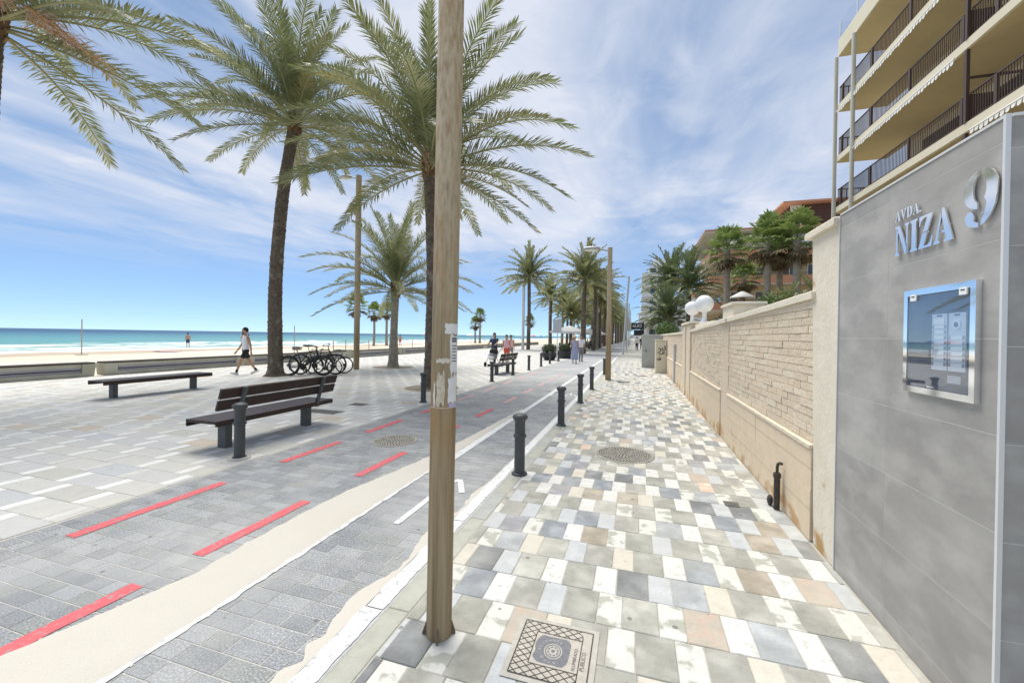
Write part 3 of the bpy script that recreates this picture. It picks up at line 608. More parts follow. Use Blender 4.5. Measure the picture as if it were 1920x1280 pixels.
for pts in ([(.98,.95),(1.0,1.12),(1.08,1.14),(1.10,1.0),(1.0,.96)], [(1.10,.98),(1.14,1.15),(1.2,1.05),(1.16,.93),(1.24,.97)], [(1.2,1.1),(1.26,1.25),(1.3,1.12),(1.22,1.02)], [(.97,.92),(1.12,.86),(1.28,.92)], [(1.08,.84),(1.0,.72),(1.12,.66),(.96,.60)], [(.93,.64),(1.10,.60)]):
    for a, b in zip(pts, pts[1:]): m.obox((a[0],19.597,a[1]), (b[0],19.597,b[1]), .004, .034, up=(.3,0,1))
m.build('graffiti', gm, t)
# shop sign on a post far along the pavement
t = thing('shop_sign', 'black projecting shop sign with white lettering beyond the cabinets', 'sign', (0,35,0))
blk = mat('sign_black', (.015,.015,.018), rough=.4); wht = mat('sign_white', (.85,.85,.85), rough=.5)
m = MB(); m.box(-.36, .62, 0, .12, 2.28, 2.82); m.build('board', blk, t)
vs_, fs = text_geo('eLIO', .36); m = MB(); m.add([(x + .10, -.004, y + 2.58) for x, y, z in vs_], fs); m.build('lettering', wht, t)
m = MB(); m.box(-.16, .56, .02, .10, 1.78, 2.24); m.build('lower_board', blk, t)
m = MB(); m.tube([(.60,.06,0),(.60,.06,2.9)], .04, 10); m.build('post', blk, t)

# ================================================================== STREET FURNITURE
castm = mat('cast_iron_paint', (.075,.082,.084), (.058,.064,.066), scale=12, rough=.5, bump=.1, bscale=60, c3=(.16,.085,.045), s3=9, f3=.70, w3=.06)
concb = mat('base_concrete', (.56,.53,.46), (.48,.46,.40), scale=14, bump=.4, bscale=50)
def make_bollard():
    r = thing('bollard', 'x', 'bollard')
    m = MB(); m.lathe([(.092,0),(.092,.014),(.084,.022),(.070,.028)], 20); m.build('base_flange', castm, r)
    m = MB(); m.lathe([(.062,.02),(.061,.30),(.060,.615)], 20); m.build('shaft', castm, r)
    m = MB(); m.lathe([(.061,.425),(.072,.430),(.076,.440),(.076,.452),(.070,.462),(.061,.468)], 20); m.build('collar', castm, r)
    m = MB(); m.lathe([(.060,.600),(.066,.625),(.082,.640),(.089,.655),(.089,.668),(.082,.683),(.060,.698),(.030,.706),(.004,.709)], 20); m.build('cap', castm, r)
    return r
bol = make_bollard(); first = True
for i, y in enumerate((4.52, 7.24, 9.88, 12.53, 17.77)):
    lab = 'dark iron bollard at the pavement edge, %s nearest of the row beside the cycle lane' % (ORD[i] if i else 'the largest and')
    if i == 0: bol.location = (-1.265, y, 0); bol['label'] = 'largest dark iron bollard at the pavement edge, nearest the camera'; bol['group'] = 'bollards on the pavement side'
    else: copy_tree(bol, None, (-1.262, y, 0), rnd.uniform(0,6), 'dark iron bollard at the pavement edge, %s from the camera in that row' % ORD[i], 'bollards on the pavement side')
for i, y in enumerate((3.89, 8.52, 13.27, 15.80, 18.37, 20.93, 23.23, 25.99)):
    labs = ['dark iron bollard with rusty collar in front of the slatted bench with backrest', 'dark iron bollard left of the rusty pole, alone on the promenade edge', 'dark iron bollard at the left end of the far bench']
    copy_tree(bol, None, (-4.76, y, 0), rnd.uniform(0,6), labs[i] if i < 3 else 'dark iron bollard on the promenade edge, %s from the camera in that row' % ORD[i], 'bollards on the promenade side')
    if i == 0:
        m = MB(); m.lathe([(.13,.001),(.125,.016),(.09,.022)], 9, (-4.76, y, 0)); o = m.build('bollard_footing', concb); tag(o, 'rough concrete footing round the bollard before the bench', 'footing')

# ---- benches
wood = mat('bench_wood', (.05,.028,.023), (.028,.017,.015), scale=5, stretch=(8,1,8), bump=.25, bscale=30, rough=.5, c3=(.085,.06,.05), s3=3, f3=.64, w3=.1)
legm = mat('bench_steel', (.115,.125,.125), (.09,.10,.10), scale=8, rough=.6, bump=.15)
def bench(label, cat_loc, rz=0, group=None, back=True, L_=2.3):
    t = thing('bench', label, 'bench', cat_loc, rz, group)
    h = L_ / 2; xs = (-.205, -.0685, .068, .2045) if back else (-.21,-.07,.07,.21)
    for x in xs:
        m = MB(); m.cbox(x - .064, x + .064, -h, h, .392, .43, .005); m.build('seat_slat', wood, t)
    for x in (-.262, .262):
        m = MB(); m.box(x - .008, x + .008, -h, h, .335, .429) if not back or x < 0 else m.box(x - .008, x + .008, -h, h, .36, .41); m.build('side_board', wood, t)
    for y in (-h + .33, h - .33):
        m = MB(); m.box(-.07, .07, y - .05, y + .05, 0, .36); m.build('leg', legm, t)
        m = MB(); m.box(-.25, .25, y - .035, y + .035, .345, .391); m.build('seat_bracket', legm, t)
        if back:
            m = MB(); m.obox((.235, y - .02, .36), (.268, y - .02, .47), .045, .05, (1,0,0)); m.obox((.262, y - .02, .45), (.395, y - .02, .86), .045, .045, (1,0,0)); m.build('back_post', legm, t)
    if back:
        for z in (.635, .79):
            x = .262 + (z - .45) * .324; c, s_ = math.cos(.314), math.sin(.314); m = MB()
            q = [(-.068,-.017),(-.068,.017),(.068,.017),(.068,-.017)]           # along slope, across
            P = [(x - .042 + a*s_ + b*c, z + a*c - b*s_) for a, b in q]
            V = [(px, -h, pz) for px, pz in P] + [(px, h, pz) for px, pz in P]
            m.add(V, [(0,1,2,3),(7,6,5,4),(0,4,5,1),(1,5,6,2),(2,6,7,3),(3,7,4,0)]); m.build('back_slat', wood, t)
    return t
bench('dark slatted bench with backrest beside the rusty-collared bollard', (-5.42, 4.93, 0), 0, 'benches on the promenade', True, 2.10)
bench('backless dark wooden bench standing alone on the left of the promenade', (-11.68, 7.25, 0), 0, 'benches on the promenade', False, 2.45)
bench('distant dark bench with backrest between two bollards', (-5.40, 16.35, 0), R(-4), 'benches on the promenade', True, 1.9)

# ---- low concrete seat walls along the beach
swm = mat('seat_concrete', (.50,.48,.40), (.42,.41,.33), scale=1.8, bump=.35, bscale=25, c3=(.36,.36,.27), s3=1.1, f3=.58, w3=.15)
lil = mat('lilac_panel', (.40,.40,.46), (.33,.33,.39), scale=2, stretch=(1,.3,6))
def seat_wall(label, y0, y1, x=-17.62):
    t = thing('seat_wall', label, 'seat wall', (x, 0, 0), 0, 'seat walls along the beach')
    for z0, z1, x0, mm, nm in ((0,.135,0,swm,'base_course'), (.136,.205,-.05,lil,'recessed_band'), (.206,.235,-.03,wood,'recessed_slat'), (.236,.315,-.05,lil,'recessed_band'), (.316,.425,-.012,swm,'upper_course')):
        m = MB(); m.box(-.50, x0, y0 + .32, y1 - .32, z0, z1); m.build(nm, mm, t)
    for a, b in ((y0, y0 + .318), (y1 - .318, y1)):
        m = MB(); P = [(-.5,a,0),(.0,a,0),(0,b,0),(-.5,b,0),(-.5,a - .04*(a == y0),.425),(.03,a - .04*(a == y0),.425),(.03,b + .04*(a != y0),.425),(-.5,b + .04*(a != y0),.425)]
        m.add(P, [(0,3,2,1),(4,5,6,7),(0,1,5,4),(1,2,6,5),(2,3,7,6),(3,0,4,7)]); m.build('end_block', swm, t)
    for k in range(3):
        m = MB(); m.cbox(-.47 + k*.165, -.47 + k*.165 + .155, y0 - .02, y1 + .02, .4265, .478, .005); m.build('seat_slat', wood, t)
seat_wall('low concrete seat wall with dark slats at the far left edge of the promenade', 1.2, 9.05)
seat_wall('low concrete seat wall with dark slats left of the walking man', 9.38, 14.5)
seat_wall('low concrete seat wall behind the parked bicycles', 14.8, 21.6)
seat_wall('low concrete seat wall behind the palm with the dug ring', 22.2, 27.5)
seat_wall('distant low seat wall right of the near rusty pole', 28.2, 46)
seat_wall('farthest low seat wall near the strollers', 47, 75)
for i, (y, lab) in enumerate(((21.9, 'square concrete block in the gap of the seat walls left of the palm'), (27.85, 'square concrete block in the gap right of the short palm'))):
    m = MB(); m.cbox(-18.1, -17.6, y - .24, y + .24, 0, .55, .02); tag(m.build('concrete_block', swm), lab, 'block', 'blocks in the seat wall')

# ---- lamp posts
polem = bpy.data.materials.new('weathered_post'); polem.use_nodes = True
def pole_material():
    nt = polem.node_tree; N = nt.nodes; L = nt.links; b = N['Principled BSDF']; b.inputs['Roughness'].default_value = .62
    g_ = N.new('ShaderNodeNewGeometry'); mp = N.new('ShaderNodeMapping'); mp.inputs['Scale'].default_value = (1,1,.028); L.new(g_.outputs['Position'], mp.inputs[0])
    n1 = N.new('ShaderNodeTexNoise'); n1.inputs['Scale'].default_value = 30; n1.inputs['Detail'].default_value = 7; n1.inputs['Roughness'].default_value = .7; L.new(mp.outputs[0], n1.inputs['Vector'])
    cr = N.new('ShaderNodeValToRGB'); e = cr.color_ramp.elements; e[0].position = .28; e[0].color = (.135,.085,.038,1); e[1].position = .72; e[1].color = (.46,.37,.235,1)
    q = e.new(.45); q.color = (.265,.19,.10,1); q = e.new(.55); q.color = (.335,.255,.145,1)
    L.new(n1.outputs[0], cr.inputs[0])
    n2 = N.new('ShaderNodeTexNoise'); n2.inputs['Scale'].default_value = 3.0; n2.inputs['Detail'].default_value = 6; mp2 = N.new('ShaderNodeMapping'); mp2.inputs['Scale'].default_value = (2,2,.55); L.new(g_.outputs['Position'], mp2.inputs[0]); L.new(mp2.outputs[0], n2.inputs['Vector'])
    r2 = N.new('ShaderNodeMapRange'); r2.inputs[1].default_value = .52; r2.inputs[2].default_value = .66; L.new(n2.outputs[0], r2.inputs[0])
    mx = N.new('ShaderNodeMixRGB'); mx.inputs[2].default_value = (.36,.20,.07,1); f_ = N.new('ShaderNodeMath'); f_.operation = 'MULTIPLY'; f_.inputs[1].default_value = .65; L.new(r2.outputs[0], f_.inputs[0]); L.new(f_.outputs[0], mx.inputs[0]); L.new(cr.outputs[0], mx.inputs[1])
    # upper shaft is bleached paint, lower shaft bare rust
    sp = N.new('ShaderNodeSeparateXYZ'); L.new(g_.outputs['Position'], sp.inputs[0]); zr = N.new('ShaderNodeMapRange'); zr.inputs[1].default_value = 1.3; zr.inputs[2].default_value = 2.6; L.new(sp.outputs['Z'], zr.inputs[0])
    n3 = N.new('ShaderNodeTexNoise'); n3.inputs['Scale'].default_value = 24; n3.inputs['Detail'].default_value = 6; L.new(mp2.outputs[0], n3.inputs['Vector']); r3 = N.new('ShaderNodeMapRange'); r3.inputs[1].default_value = .78; r3.inputs[2].default_value = .36; L.new(n3.outputs[0], r3.inputs[0])
    mu = N.new('ShaderNodeMath'); mu.operation = 'MULTIPLY'; L.new(zr.outputs[0], mu.inputs[0]); L.new(r3.outputs[0], mu.inputs[1]); m8 = N.new('ShaderNodeMath'); m8.operation = 'MULTIPLY'; m8.inputs[1].default_value = .85; L.new(mu.outputs[0], m8.inputs[0])
    m2 = N.new('ShaderNodeMixRGB'); m2.inputs[2].default_value = (.60,.50,.345,1); L.new(m8.outputs[0], m2.inputs[0]); L.new(mx.outputs[0], m2.inputs[1]); L.new(m2.outputs[0], b.inputs['Base Color'])
    bp = N.new('ShaderNodeBump'); bp.inputs['Strength'].default_value = .18; bp.inputs['Distance'].default_value = .004; L.new(n1.outputs[0], bp.inputs['Height']); L.new(bp.outputs[0], b.inputs['Normal'])
pole_material()
lampgrey = mat('lamp_grey', (.42,.43,.43), rough=.4, metal=.3); lens_m = mat('lamp_lens', (.75,.75,.70), rough=.3)
def lamp_head(t, z, dx, arm=.45):
    m = MB(); m.tube([(0,0,z-.12),(dx*arm,0,z-.02)], .03, 10); m.build('arm', lampgrey, t)
    m = MB(); c = dx*(arm+.25); m.ball((c,0,z), .34, 16, 10, sc=(1,.5,.26)); m.build('lamp_head', lampgrey, t)
    m = MB(); m.ball((c,0,z-.035), .27, 14, 8, sc=(1,.5,.26)); m.build('lens', lens_m, t)
    m = MB(); m.tube([(c,0,z+.07),(c,0,z+.16)], .03, 8); m.build('photocell', darkpl, t)
def lamp_post(label, loc, h, r, dx, m_=None, group=None, lean=0., n=20):
    t = thing('lamp_post', label, 'lamp post', loc, 0, group); t.rotation_euler = (0, lean, 0)
    m = MB(); zs = [h*i/40 for i in range(41)]
    m.tube([(0,0,z) for z in zs], [r*(1 + .010*noise.noise(Vector((z*3, r, loc[1])))) for z in zs], n); m.build('shaft', m_ or polem, t)
    lamp_head(t, h, dx); return t
near = lamp_post('thick weathered round lamp post with torn flyers standing in the foreground', (-.984, 1.965, 0), 8.4, .0675, -1, None, None, R(.32), 28)
m = MB()
for a in (20, 110, 200, 290): 
    ca, sa = math.cos(R(a)), math.sin(R(a)); 
    P = [(.060,0,.0),(.088,0,.0),(.088,0,.010),(.067,0,.075),(.060,0,.075)]
    A = [(x*ca - .004*sa, x*sa + .004*ca, z) for x, _, z in P]; B = [(x*ca + .004*sa, x*sa - .004*ca, z) for x, _, z in P]; n = 5
    m.add(A + B, [(4,3,2,1,0),(5,6,7,8,9)] + [(i,(i+1)%n,n+(i+1)%n,n+i) for i in range(n)])
m.build('base_fins', mat('fin_rust', (.20,.16,.11), (.14,.10,.07), scale=20, rough=.8), near)
def flyer(a0, a1, z0, z1, m_, rag=.0, rad=.0690, seed=0, nm='flyer'):
    m = MB(); n = 10; V = []; rf = random.Random(seed)
    for j in range(7):
        for i in range(n+1):
            a = R(a0 + (a1-a0)*i/n); z = z0 + (z1-z0)*j/6
            if rag: z += (rf.uniform(-1,1)*rag if j in (0,6) else 0); a += (R(rf.uniform(-3,3)) if i in (0,n) else 0)
            V.append(((rad)*math.cos(a), rad*math.sin(a), z))
    m.add(V, [(j*(n+1)+i, j*(n+1)+i+1, (j+1)*(n+1)+i+1, (j+1)*(n+1)+i) for j in range(6) for i in range(n)], 0, True); return m.build(nm, m_, near)
paper = mat('paper_white', (.82,.81,.79), (.74,.73,.70), scale=20, rough=.8); paperb = mat('paper_torn', (.66,.60,.48), (.50,.43,.30), scale=35, rough=.9); paperv = mat('paper_violet', (.52,.46,.66), rough=.8); tape = mat('tape', (.70,.66,.56), (.60,.55,.44), scale=30, rough=.4)
# faces: the camera looks from (+.98,-1.97) relative to the post, i.e. about -63 degrees
flyer(-62, 8, 1.605, 1.66, paper, .004, seed=1); flyer(-38, 12, 1.40, 1.60, paper, .012, seed=2)
flyer(-45, 6, 1.235, 1.39, paper, .02, seed=5); flyer(-40, 4, 1.222, 1.243, paperv, .003, .0694, seed=6)
flyer(-100, -30, 1.455, 1.475, tape, .006, seed=3); flyer(-96, -60, 1.235, 1.40, paperb, .02, seed=4); flyer(-112, -104, 1.235, 1.35, paper, .02, seed=9)
flyer(-170, 20, 1.219, 1.2215, tape, .002, .0692, seed=7, nm='tape'); pass
printm = mat('flyer_print', (.12,.12,.14), rough=.8); m = MB()
for z in (1.575,1.562,1.54,1.525,1.51,1.49,1.475,1.46):
    V = [(.0697*math.cos(R(a)), .0697*math.sin(R(a)), z + d) for d in (0,.005 if z < 1.56 else .010) for a in (-30,-20,-10,0)]
    m.add(V, [(i,i+1,5+i,4+i) for i in range(3)])
m.build('flyer_print', printm, near)
for z in (1.648,1.632):
    pass
lamp_post('weathered lamp post left of the short palm, its head among the palm fronds', (-11.886, 15.25, 0), 8.6, .125, -1, None, 'tall promenade lamp posts')
lr = lamp_post('slim brown lamp post with grey head at the pavement edge beyond the bollards', (-.97, 15.6, 0), 4.95, .085, -1, None, 'pavement lamp posts')
m = MB(); m.box(-.1, .1, -.1, .1, 0, 1.05); m.build('base_sleeve', polem, lr)
whitepost = mat('pale_post', (.62,.63,.62), rough=.5)
for i, (y, ln) in enumerate(((40, 3.5), (56, 0), (72, 0), (90, 0))):
    lamp_post(['pale leaning lamp post far along the pavement edge', 'pale lamp post just beyond the leaning one', 'small distant pale lamp post at the vanishing point', 'farthest pale lamp post at the vanishing point'][i], (-1.15, y, 0), 7.4, .09, -1, whitepost, 'pavement lamp posts', R(ln), 10)
for i, (x, y) in enumerate(((-12.75,46.2), (-12.4,59.5), (-12.2,80))):
    lamp_post(['grey lamp post right behind the tall palm of the far row', 'thin grey lamp post among the far palms', 'most distant grey lamp post among the palms'][i], (x, y, 0), 9.5 if i == 0 else 8.5, .17 if i == 0 else .13, -1, whitepost, 'far promenade lamp posts', 0, 10)

# ---- covers in the ground
castg = mat('cover_iron', (.30,.28,.24), (.46,.43,.36), scale=9, rough=.75, bump=.3, bscale=60); sandy = mat('cover_sandy', (.60,.55,.44), (.34,.32,.27), scale=14, detail=8, rough=.85, lo=.4, hi=.6); ck = mat('cover_dark', (.085,.083,.078), (.16,.15,.135), scale=20, rough=.8)
def manhole(label, x, y, r):
    t = thing('manhole_cover', label, 'manhole', (x, y, 0), 0)
    m = MB(); m.lathe([(r,.0005),(r,.006),(r-.035,.007)], 48); m.build('frame', castg, t)
    m = MB(); m.lathe([(r-.04,.0072),(r-.042,.0078)], 40); m.build('lid', ck, t)
    m = MB(); k = 1
    for ring in range(1, 12):
        rr = (r-.055) * ring / 11; n = max(4, int(rr*2*PI/.042))
        for j in range(n):
            a = 2*PI*j/n + ring*.4; c = Vector((rr*math.cos(a), rr*math.sin(a), .0078)); d = Vector((math.cos(a), math.sin(a), 0)); s_ = Vector((-d.y, d.x, 0)); u, v = d*.0085, s_*.0105
            m.add([c-u-v, c+u-v, c+u+v, c-u+v, c-u*.7-v*.7+Vector((0,0,.004)), c+u*.7-v*.7+Vector((0,0,.004)), c+u*.7+v*.7+Vector((0,0,.004)), c-u*.7+v*.7+Vector((0,0,.004))], [(4,5,6,7),(0,1,5,4),(1,2,6,5),(2,3,7,6),(3,0,4,7)])
    m.build('studs', sandy, t)
manhole('round studded manhole cover in the cycle lane beside a red dash', -3.43, 5.30, .335)
manhole('round studded manhole cover among the pavement slabs', -.13, 5.75, .40)
def square_cover():
    t = thing('access_cover', 'square lighting access cover with diamond grid and town crest lettering', 'cover', (-.375, 2.025, 0))
    cm = mat('cover_cement', (.50,.47,.41), (.42,.40,.35), scale=16, bump=.2, bscale=70); lm = mat('cover_face', (.42,.385,.33), (.50,.46,.39), scale=25); dk = mat('cover_groove', (.055,.05,.045), (.09,.08,.07), scale=40); dp = mat('cover_patina', (.15,.155,.17), (.20,.20,.21), scale=50)
    m = MB(); m.box(-.215,.215,-.215,.215,.001,.0042); m.build('cement_bed', cm, t)
    m = MB(); m.box(-.186,.186,-.186,.186,.0042,.0062); pl = m.build('plate', lm, t)
    m = MB(); z = .0062; h_ = .0009
    def ln(a, b, w=.0035):
        a, b = Vector((*a, z)), Vector((*b, z)); s_ = (b-a).normalized().cross(Vector((0,0,1)))*w/2; u = Vector((0,0,h_))
        m.add([a-s_+u, a+s_+u, b+s_+u, b-s_+u, a-s_, a+s_, b+s_, b-s_], [(0,1,2,3),(4,5,1,0),(5,6,2,1),(6,7,3,2),(7,4,0,3)])
    q = .184
    for a, b in (((-q,-q),(q,-q)),((q,-q),(q,q)),((q,q),(-q,q)),((-q,q),(-q,-q))): ln(a, b, .006)
    ix0, ix1, iy0, iy1 = -.105, .135, -.105, .112
    for a, b in (((ix0,iy0),(ix1,iy0)),((ix0,iy1),(ix1,iy1)),((ix0,iy0),(ix0,iy1)),((ix1,-q),(ix1,q-.045))): ln(a, b, .005)
    # diamond grid in the border, clipped against the middle panel
    def clip(p, d, rect, inside=True):
        t0, t1 = -9, 9
        for k, lo, hi in ((0, rect[0], rect[1]), (1, rect[2], rect[3])):
            if abs(d[k]) < 1e-9: continue
            a, b = (lo-p[k])/d[k], (hi-p[k])/d[k]
            if a > b: a, b = b, a
            t0, t1 = max(t0, a), min(t1, b)
        return (t0, t1) if t1 > t0 else None
    for s_ in (1, -1):
        d = (math.cos(R(38)), s_*math.sin(R(38)))
        for k in range(-14, 15):
            p = (0, k*.042); o = clip(p, d, (-q, ix1, -q, q))
            if not o: continue
            i = clip(p, d, (ix0, ix1, iy0, iy1)); parts = [(o[0], o[1])] if not i else [(o[0], i[0]), (i[1], o[1])]
            for a, b in parts:
                if b - a > .008: ln((p[0]+d[0]*a, p[1]+d[1]*a), (p[0]+d[0]*b, p[1]+d[1]*b), .0045)
    m.build('grid_lines', dk, t)
    # dark patina with the crest
    m = MB(); n = 40; V = []
    for j in range(n):
        a = 2*PI*j/n; r_ = .093*min(1.18, 1/max(abs(math.cos(a)), abs(math.sin(a)))) * (1 + .10*noise.noise(Vector((math.cos(a)*2, math.sin(a)*2, 1))))
        V.append((-.005 + r_*math.cos(a)*.95, .004 + r_*math.sin(a), .0066))
    m.add(V, [tuple(range(n))]); m.build('patina', dp, t)
    m = MB()
    for r0, r1 in ((.046,.041), (.034,.029), (.020,.010)):
        n = 28; ring = [(r_*math.cos(2*PI*j/n)*1.0, r_*1.12*math.sin(2*PI*j/n), .0071) for r_ in (r0, r1) for j in range(n)]; m.add(ring, [(j, (j+1)%n, n+(j+1)%n, n+j) for j in range(n)])
    for k in range(8): a = 2*PI*k/8; m.add([(.024*math.cos(a+d)*1, .024*math.sin(a+d)*1.1, .0071) if False else ((.0245+e)*math.cos(a+d), (.0245+e)*1.1*math.sin(a+d), .0071) for d, e in ((-.12,-.004),(.12,-.004),(.12,.004),(-.12,.004))], [(0,1,2,3)])
    def ringtext(txt, r_, a_mid, step, flip=False, size=.021):
        for k, ch in enumerate(txt):
            a = R(a_mid - (k - (len(txt)-1)/2)*step*(1 if not flip else -1)); vs_, fs = text_geo(ch, size)
            rot = a - PI/2 if not flip else a + PI/2; c, s_ = math.cos(rot), math.sin(rot)
            m.add([(r_*math.cos(a) + x*c - y*s_, r_*1.1*math.sin(a) + x*s_ + y*c, .0072) for x, y, zz in vs_], fs)
    ringtext('AYTO.', .066, 245, 20); ringtext('ALICANTE', .068, 122, 17)
    m.build('crest_lettering', lm, t)
    for txt, x, sz in (('ALUMBRADO', .112, .024), ('PUBLICO', .153, .030)):
        vs_, fs = text_geo(txt, sz); m = MB(); m.add([(x - y, -.02 + xx, .0070) for xx, y, zz in vs_], fs); m.build('side_lettering', dk, t)
square_cover()
for i, (x, y, w, d, lab) in enumerate(((-5.95,7.72,.4,.3,'small rectangular utility lid in the promenade right of the bench'), (-6.05,6.75,.8,.35,'dark rectangular lid behind the slatted bench'), (-.41,15.1,.45,.4,'grey utility lid at the foot of the slim lamp post'), (.25,17.8,.5,.4,'grey utility lid in the pavement before the cabinets'), (.915,4.385,.13,.12,'small black drain lid near the standpipe'))):
    t = thing('service_hatch', lab, 'hatch', (x, y, 0)); m = MB(); m.cbox(-w/2, w/2, -d/2, d/2, .0, .005, .002); m.build('frame', castg if i < 4 else ck, t); m = MB(); m.cbox(-w/2+.02, w/2-.02, -d/2+.02, d/2-.02, .005, .0075, .002); m.build('plate', ck, t)
# ================================================================== PALMS
def leafmat(name, c1, c2, c3=None, tr=.3):
    return mat(name, c1, c2, rough=.42, scale=3, spec=.5, transl=tr, c3=c3, s3=1.1, f3=.56, w3=.1)
LEAF = leafmat('palm_leaf', (.175,.20,.085), (.275,.295,.14), (.38,.38,.215), .4)
LEAFY = leafmat('palm_leaf_yellowing', (.25,.26,.11), (.36,.34,.15), (.40,.34,.13))
LEAFD = leafmat('palm_leaf_dark', (.10,.14,.06), (.16,.205,.09), (.21,.25,.125))
RACH = mat('palm_rachis', (.30,.30,.13), (.36,.33,.16), scale=5, rough=.5)
BARK = mat('palm_bark', (.17,.135,.10), (.09,.07,.053), scale=9, bump=.9, bscale=26, rough=.95, c3=(.27,.225,.175), s3=3, f3=.55, w3=.15)
BARKG = mat('palm_bark_grey', (.38,.34,.28), (.25,.22,.175), scale=9, bump=.9, bscale=26, rough=.95, c3=(.42,.38,.31), s3=3, f3=.52, w3=.15)
STUB = mat('leaf_base_brown', (.22,.13,.06), (.12,.07,.04), scale=14, bump=.5, rough=.9, c3=(.33,.25,.11), s3=7, f3=.58, w3=.1)
def frond_mesh(name, L_, el, bend, nl, leafL, lw, seed, mats, twist=0., curl=.25):
    rr = random.Random(seed); m = MB(); K = 16; P = [Vector((0,0,0))]; T = []
    side = rr.uniform(-.12, .12)
    for i in range(K):
        s = (i + .5)/K; a = R(el - bend*(s**1.35)); yaw = side*s
        t = Vector((math.cos(a)*math.cos(yaw), math.cos(a)*math.sin(yaw), math.sin(a))); P.append(P[-1] + t*(L_/K)); T.append(t)
    T.append(T[-1])
    m.tube(P, [max(.004, (.030*(1-i/K)**.9 + .004)) * (L_/4) for i in range(K+1)], 5, 1, True, True)
    for k in range(nl):
        s = .13 + .87*(k + .5)/nl; f = s*K; i = min(K-1, int(f)); p = P[i].lerp(P[i+1], f - i); t = T[i].lerp(T[min(K,i+1)], f-i).normalized()
        lat = t.cross(Vector((0,0,1))); 
        if lat.length < 1e-3: lat = Vector((0,1,0))
        lat.normalize(); up = lat.cross(t).normalized()
        ll = leafL * (min(1, .35 + s*2.4) if s < .3 else 1 - .50*((s-.3)/.7)**1.6)
        for sg_ in (-1, 1):
            a = R(64 - 30*s + rr.uniform(-8,8)); v = R(rr.choice((28,10,42)) + rr.uniform(-12,12)) * (1 - .35*s)
            d = t*math.cos(a) + (lat*sg_*math.cos(v) + up*math.sin(v))*math.sin(a); l = ll*rr.uniform(.82,1.1)
            w = (d.cross(up*math.cos(v) - lat*sg_*math.sin(v))).normalized() * (lw/2)
            mid = p + d*l*.5; dd = (d + Vector((0,0,-curl*rr.uniform(.4,1.4)))).normalized(); tip = mid + dd*l*.5
            m.add([p - w*.5, p + w*.5, mid + w, mid - w, tip], [(0,1,2,3),(3,2,4)], 0)
    return m.mesh(name, mats)
def elev_params(k, n):              # k=0 top (erect) .. n-1 bottom (drooping)
    u = k/(n-1); el = 84 - 92*u**1.12; bend = 22 + 44*math.sin(PI*min(1, u*1.05)) + (8 if u > .8 else 0)
    return el, bend
CLS = 9
def frond_set(tagn, L_, nl, leafL, lw, leaf, var=2):
    return [[frond_mesh('frond', L_*(1 - .12*(k == 0)), *elev_params(k, CLS), nl, leafL, lw, 100*k + v + len(tagn), [leaf, RACH]) for v in range(var)] for k in range(CLS)]
HI = frond_set('hi', 4.2, 92, .58, .034, LEAF, 2); HIY = frond_set('hj', 3.9, 88, .55, .034, LEAFY, 1)
def trunk_mesh(path, rads, n=22, dz=.055, seed=0, flare=0., mats=None, bump=.13, rows=.105):
    pts = []; tot = sum((Vector(b)-Vector(a)).length for a, b in zip(path, path[1:])); N_ = int(tot/dz); V = []
    P = [Vector(p) for p in path]
    for i in range(N_+1):
        s = i/N_; f = s*(len(P)-1); k = min(len(P)-2, int(f)); c = P[k].lerp(P[k+1], f-k)
        if len(P) > 2:                                   # smooth through the points
            p0, p1, p2, p3 = P[max(0,k-1)], P[k], P[k+1], P[min(len(P)-1,k+2)]; t = f-k
            c = .5*((2*p1) + (p2-p0)*t + (2*p0-5*p1+4*p2-p3)*t*t + (3*p1-p0-3*p2+p3)*t**3)
        fr = s*(len(rads)-1); kr = min(len(rads)-2, int(fr)); r_ = rads[kr] + (rads[kr+1]-rads[kr])*(fr-kr); z = s*tot
        for j in range(n):
            a = 2*PI*j/n; u = z/rows + 2.5*a/PI/2*2
            row = math.floor(z/rows); ph = (a/(2*PI)*7 + (.5 if row % 2 else 0)) % 1; saw = (z/rows) % 1
            d = bump*(.25 + .75*(1 - abs(2*ph-1)))*(saw**1.5) + .05*noise.noise(Vector((math.cos(a)*2, math.sin(a)*2, z*1.5 + seed)))
            rr = r_*(1 + d) + flare*math.exp(-z/.16)*(1 + .35*noise.noise(Vector((math.cos(a)*2, math.sin(a)*2, seed+5))))
            V.append((c.x + rr*math.cos(a), c.y + rr*math.sin(a), c.z))
    m = MB(); m.add(V, [(i*n+j, i*n+(j+1)%n, (i+1)*n+(j+1)%n, (i+1)*n+j) for i in range(N_) for j in range(n)], 0, False)
    m.add(V[-n:], [tuple(range(n))]); return m.mesh('trunk', mats or BARK)
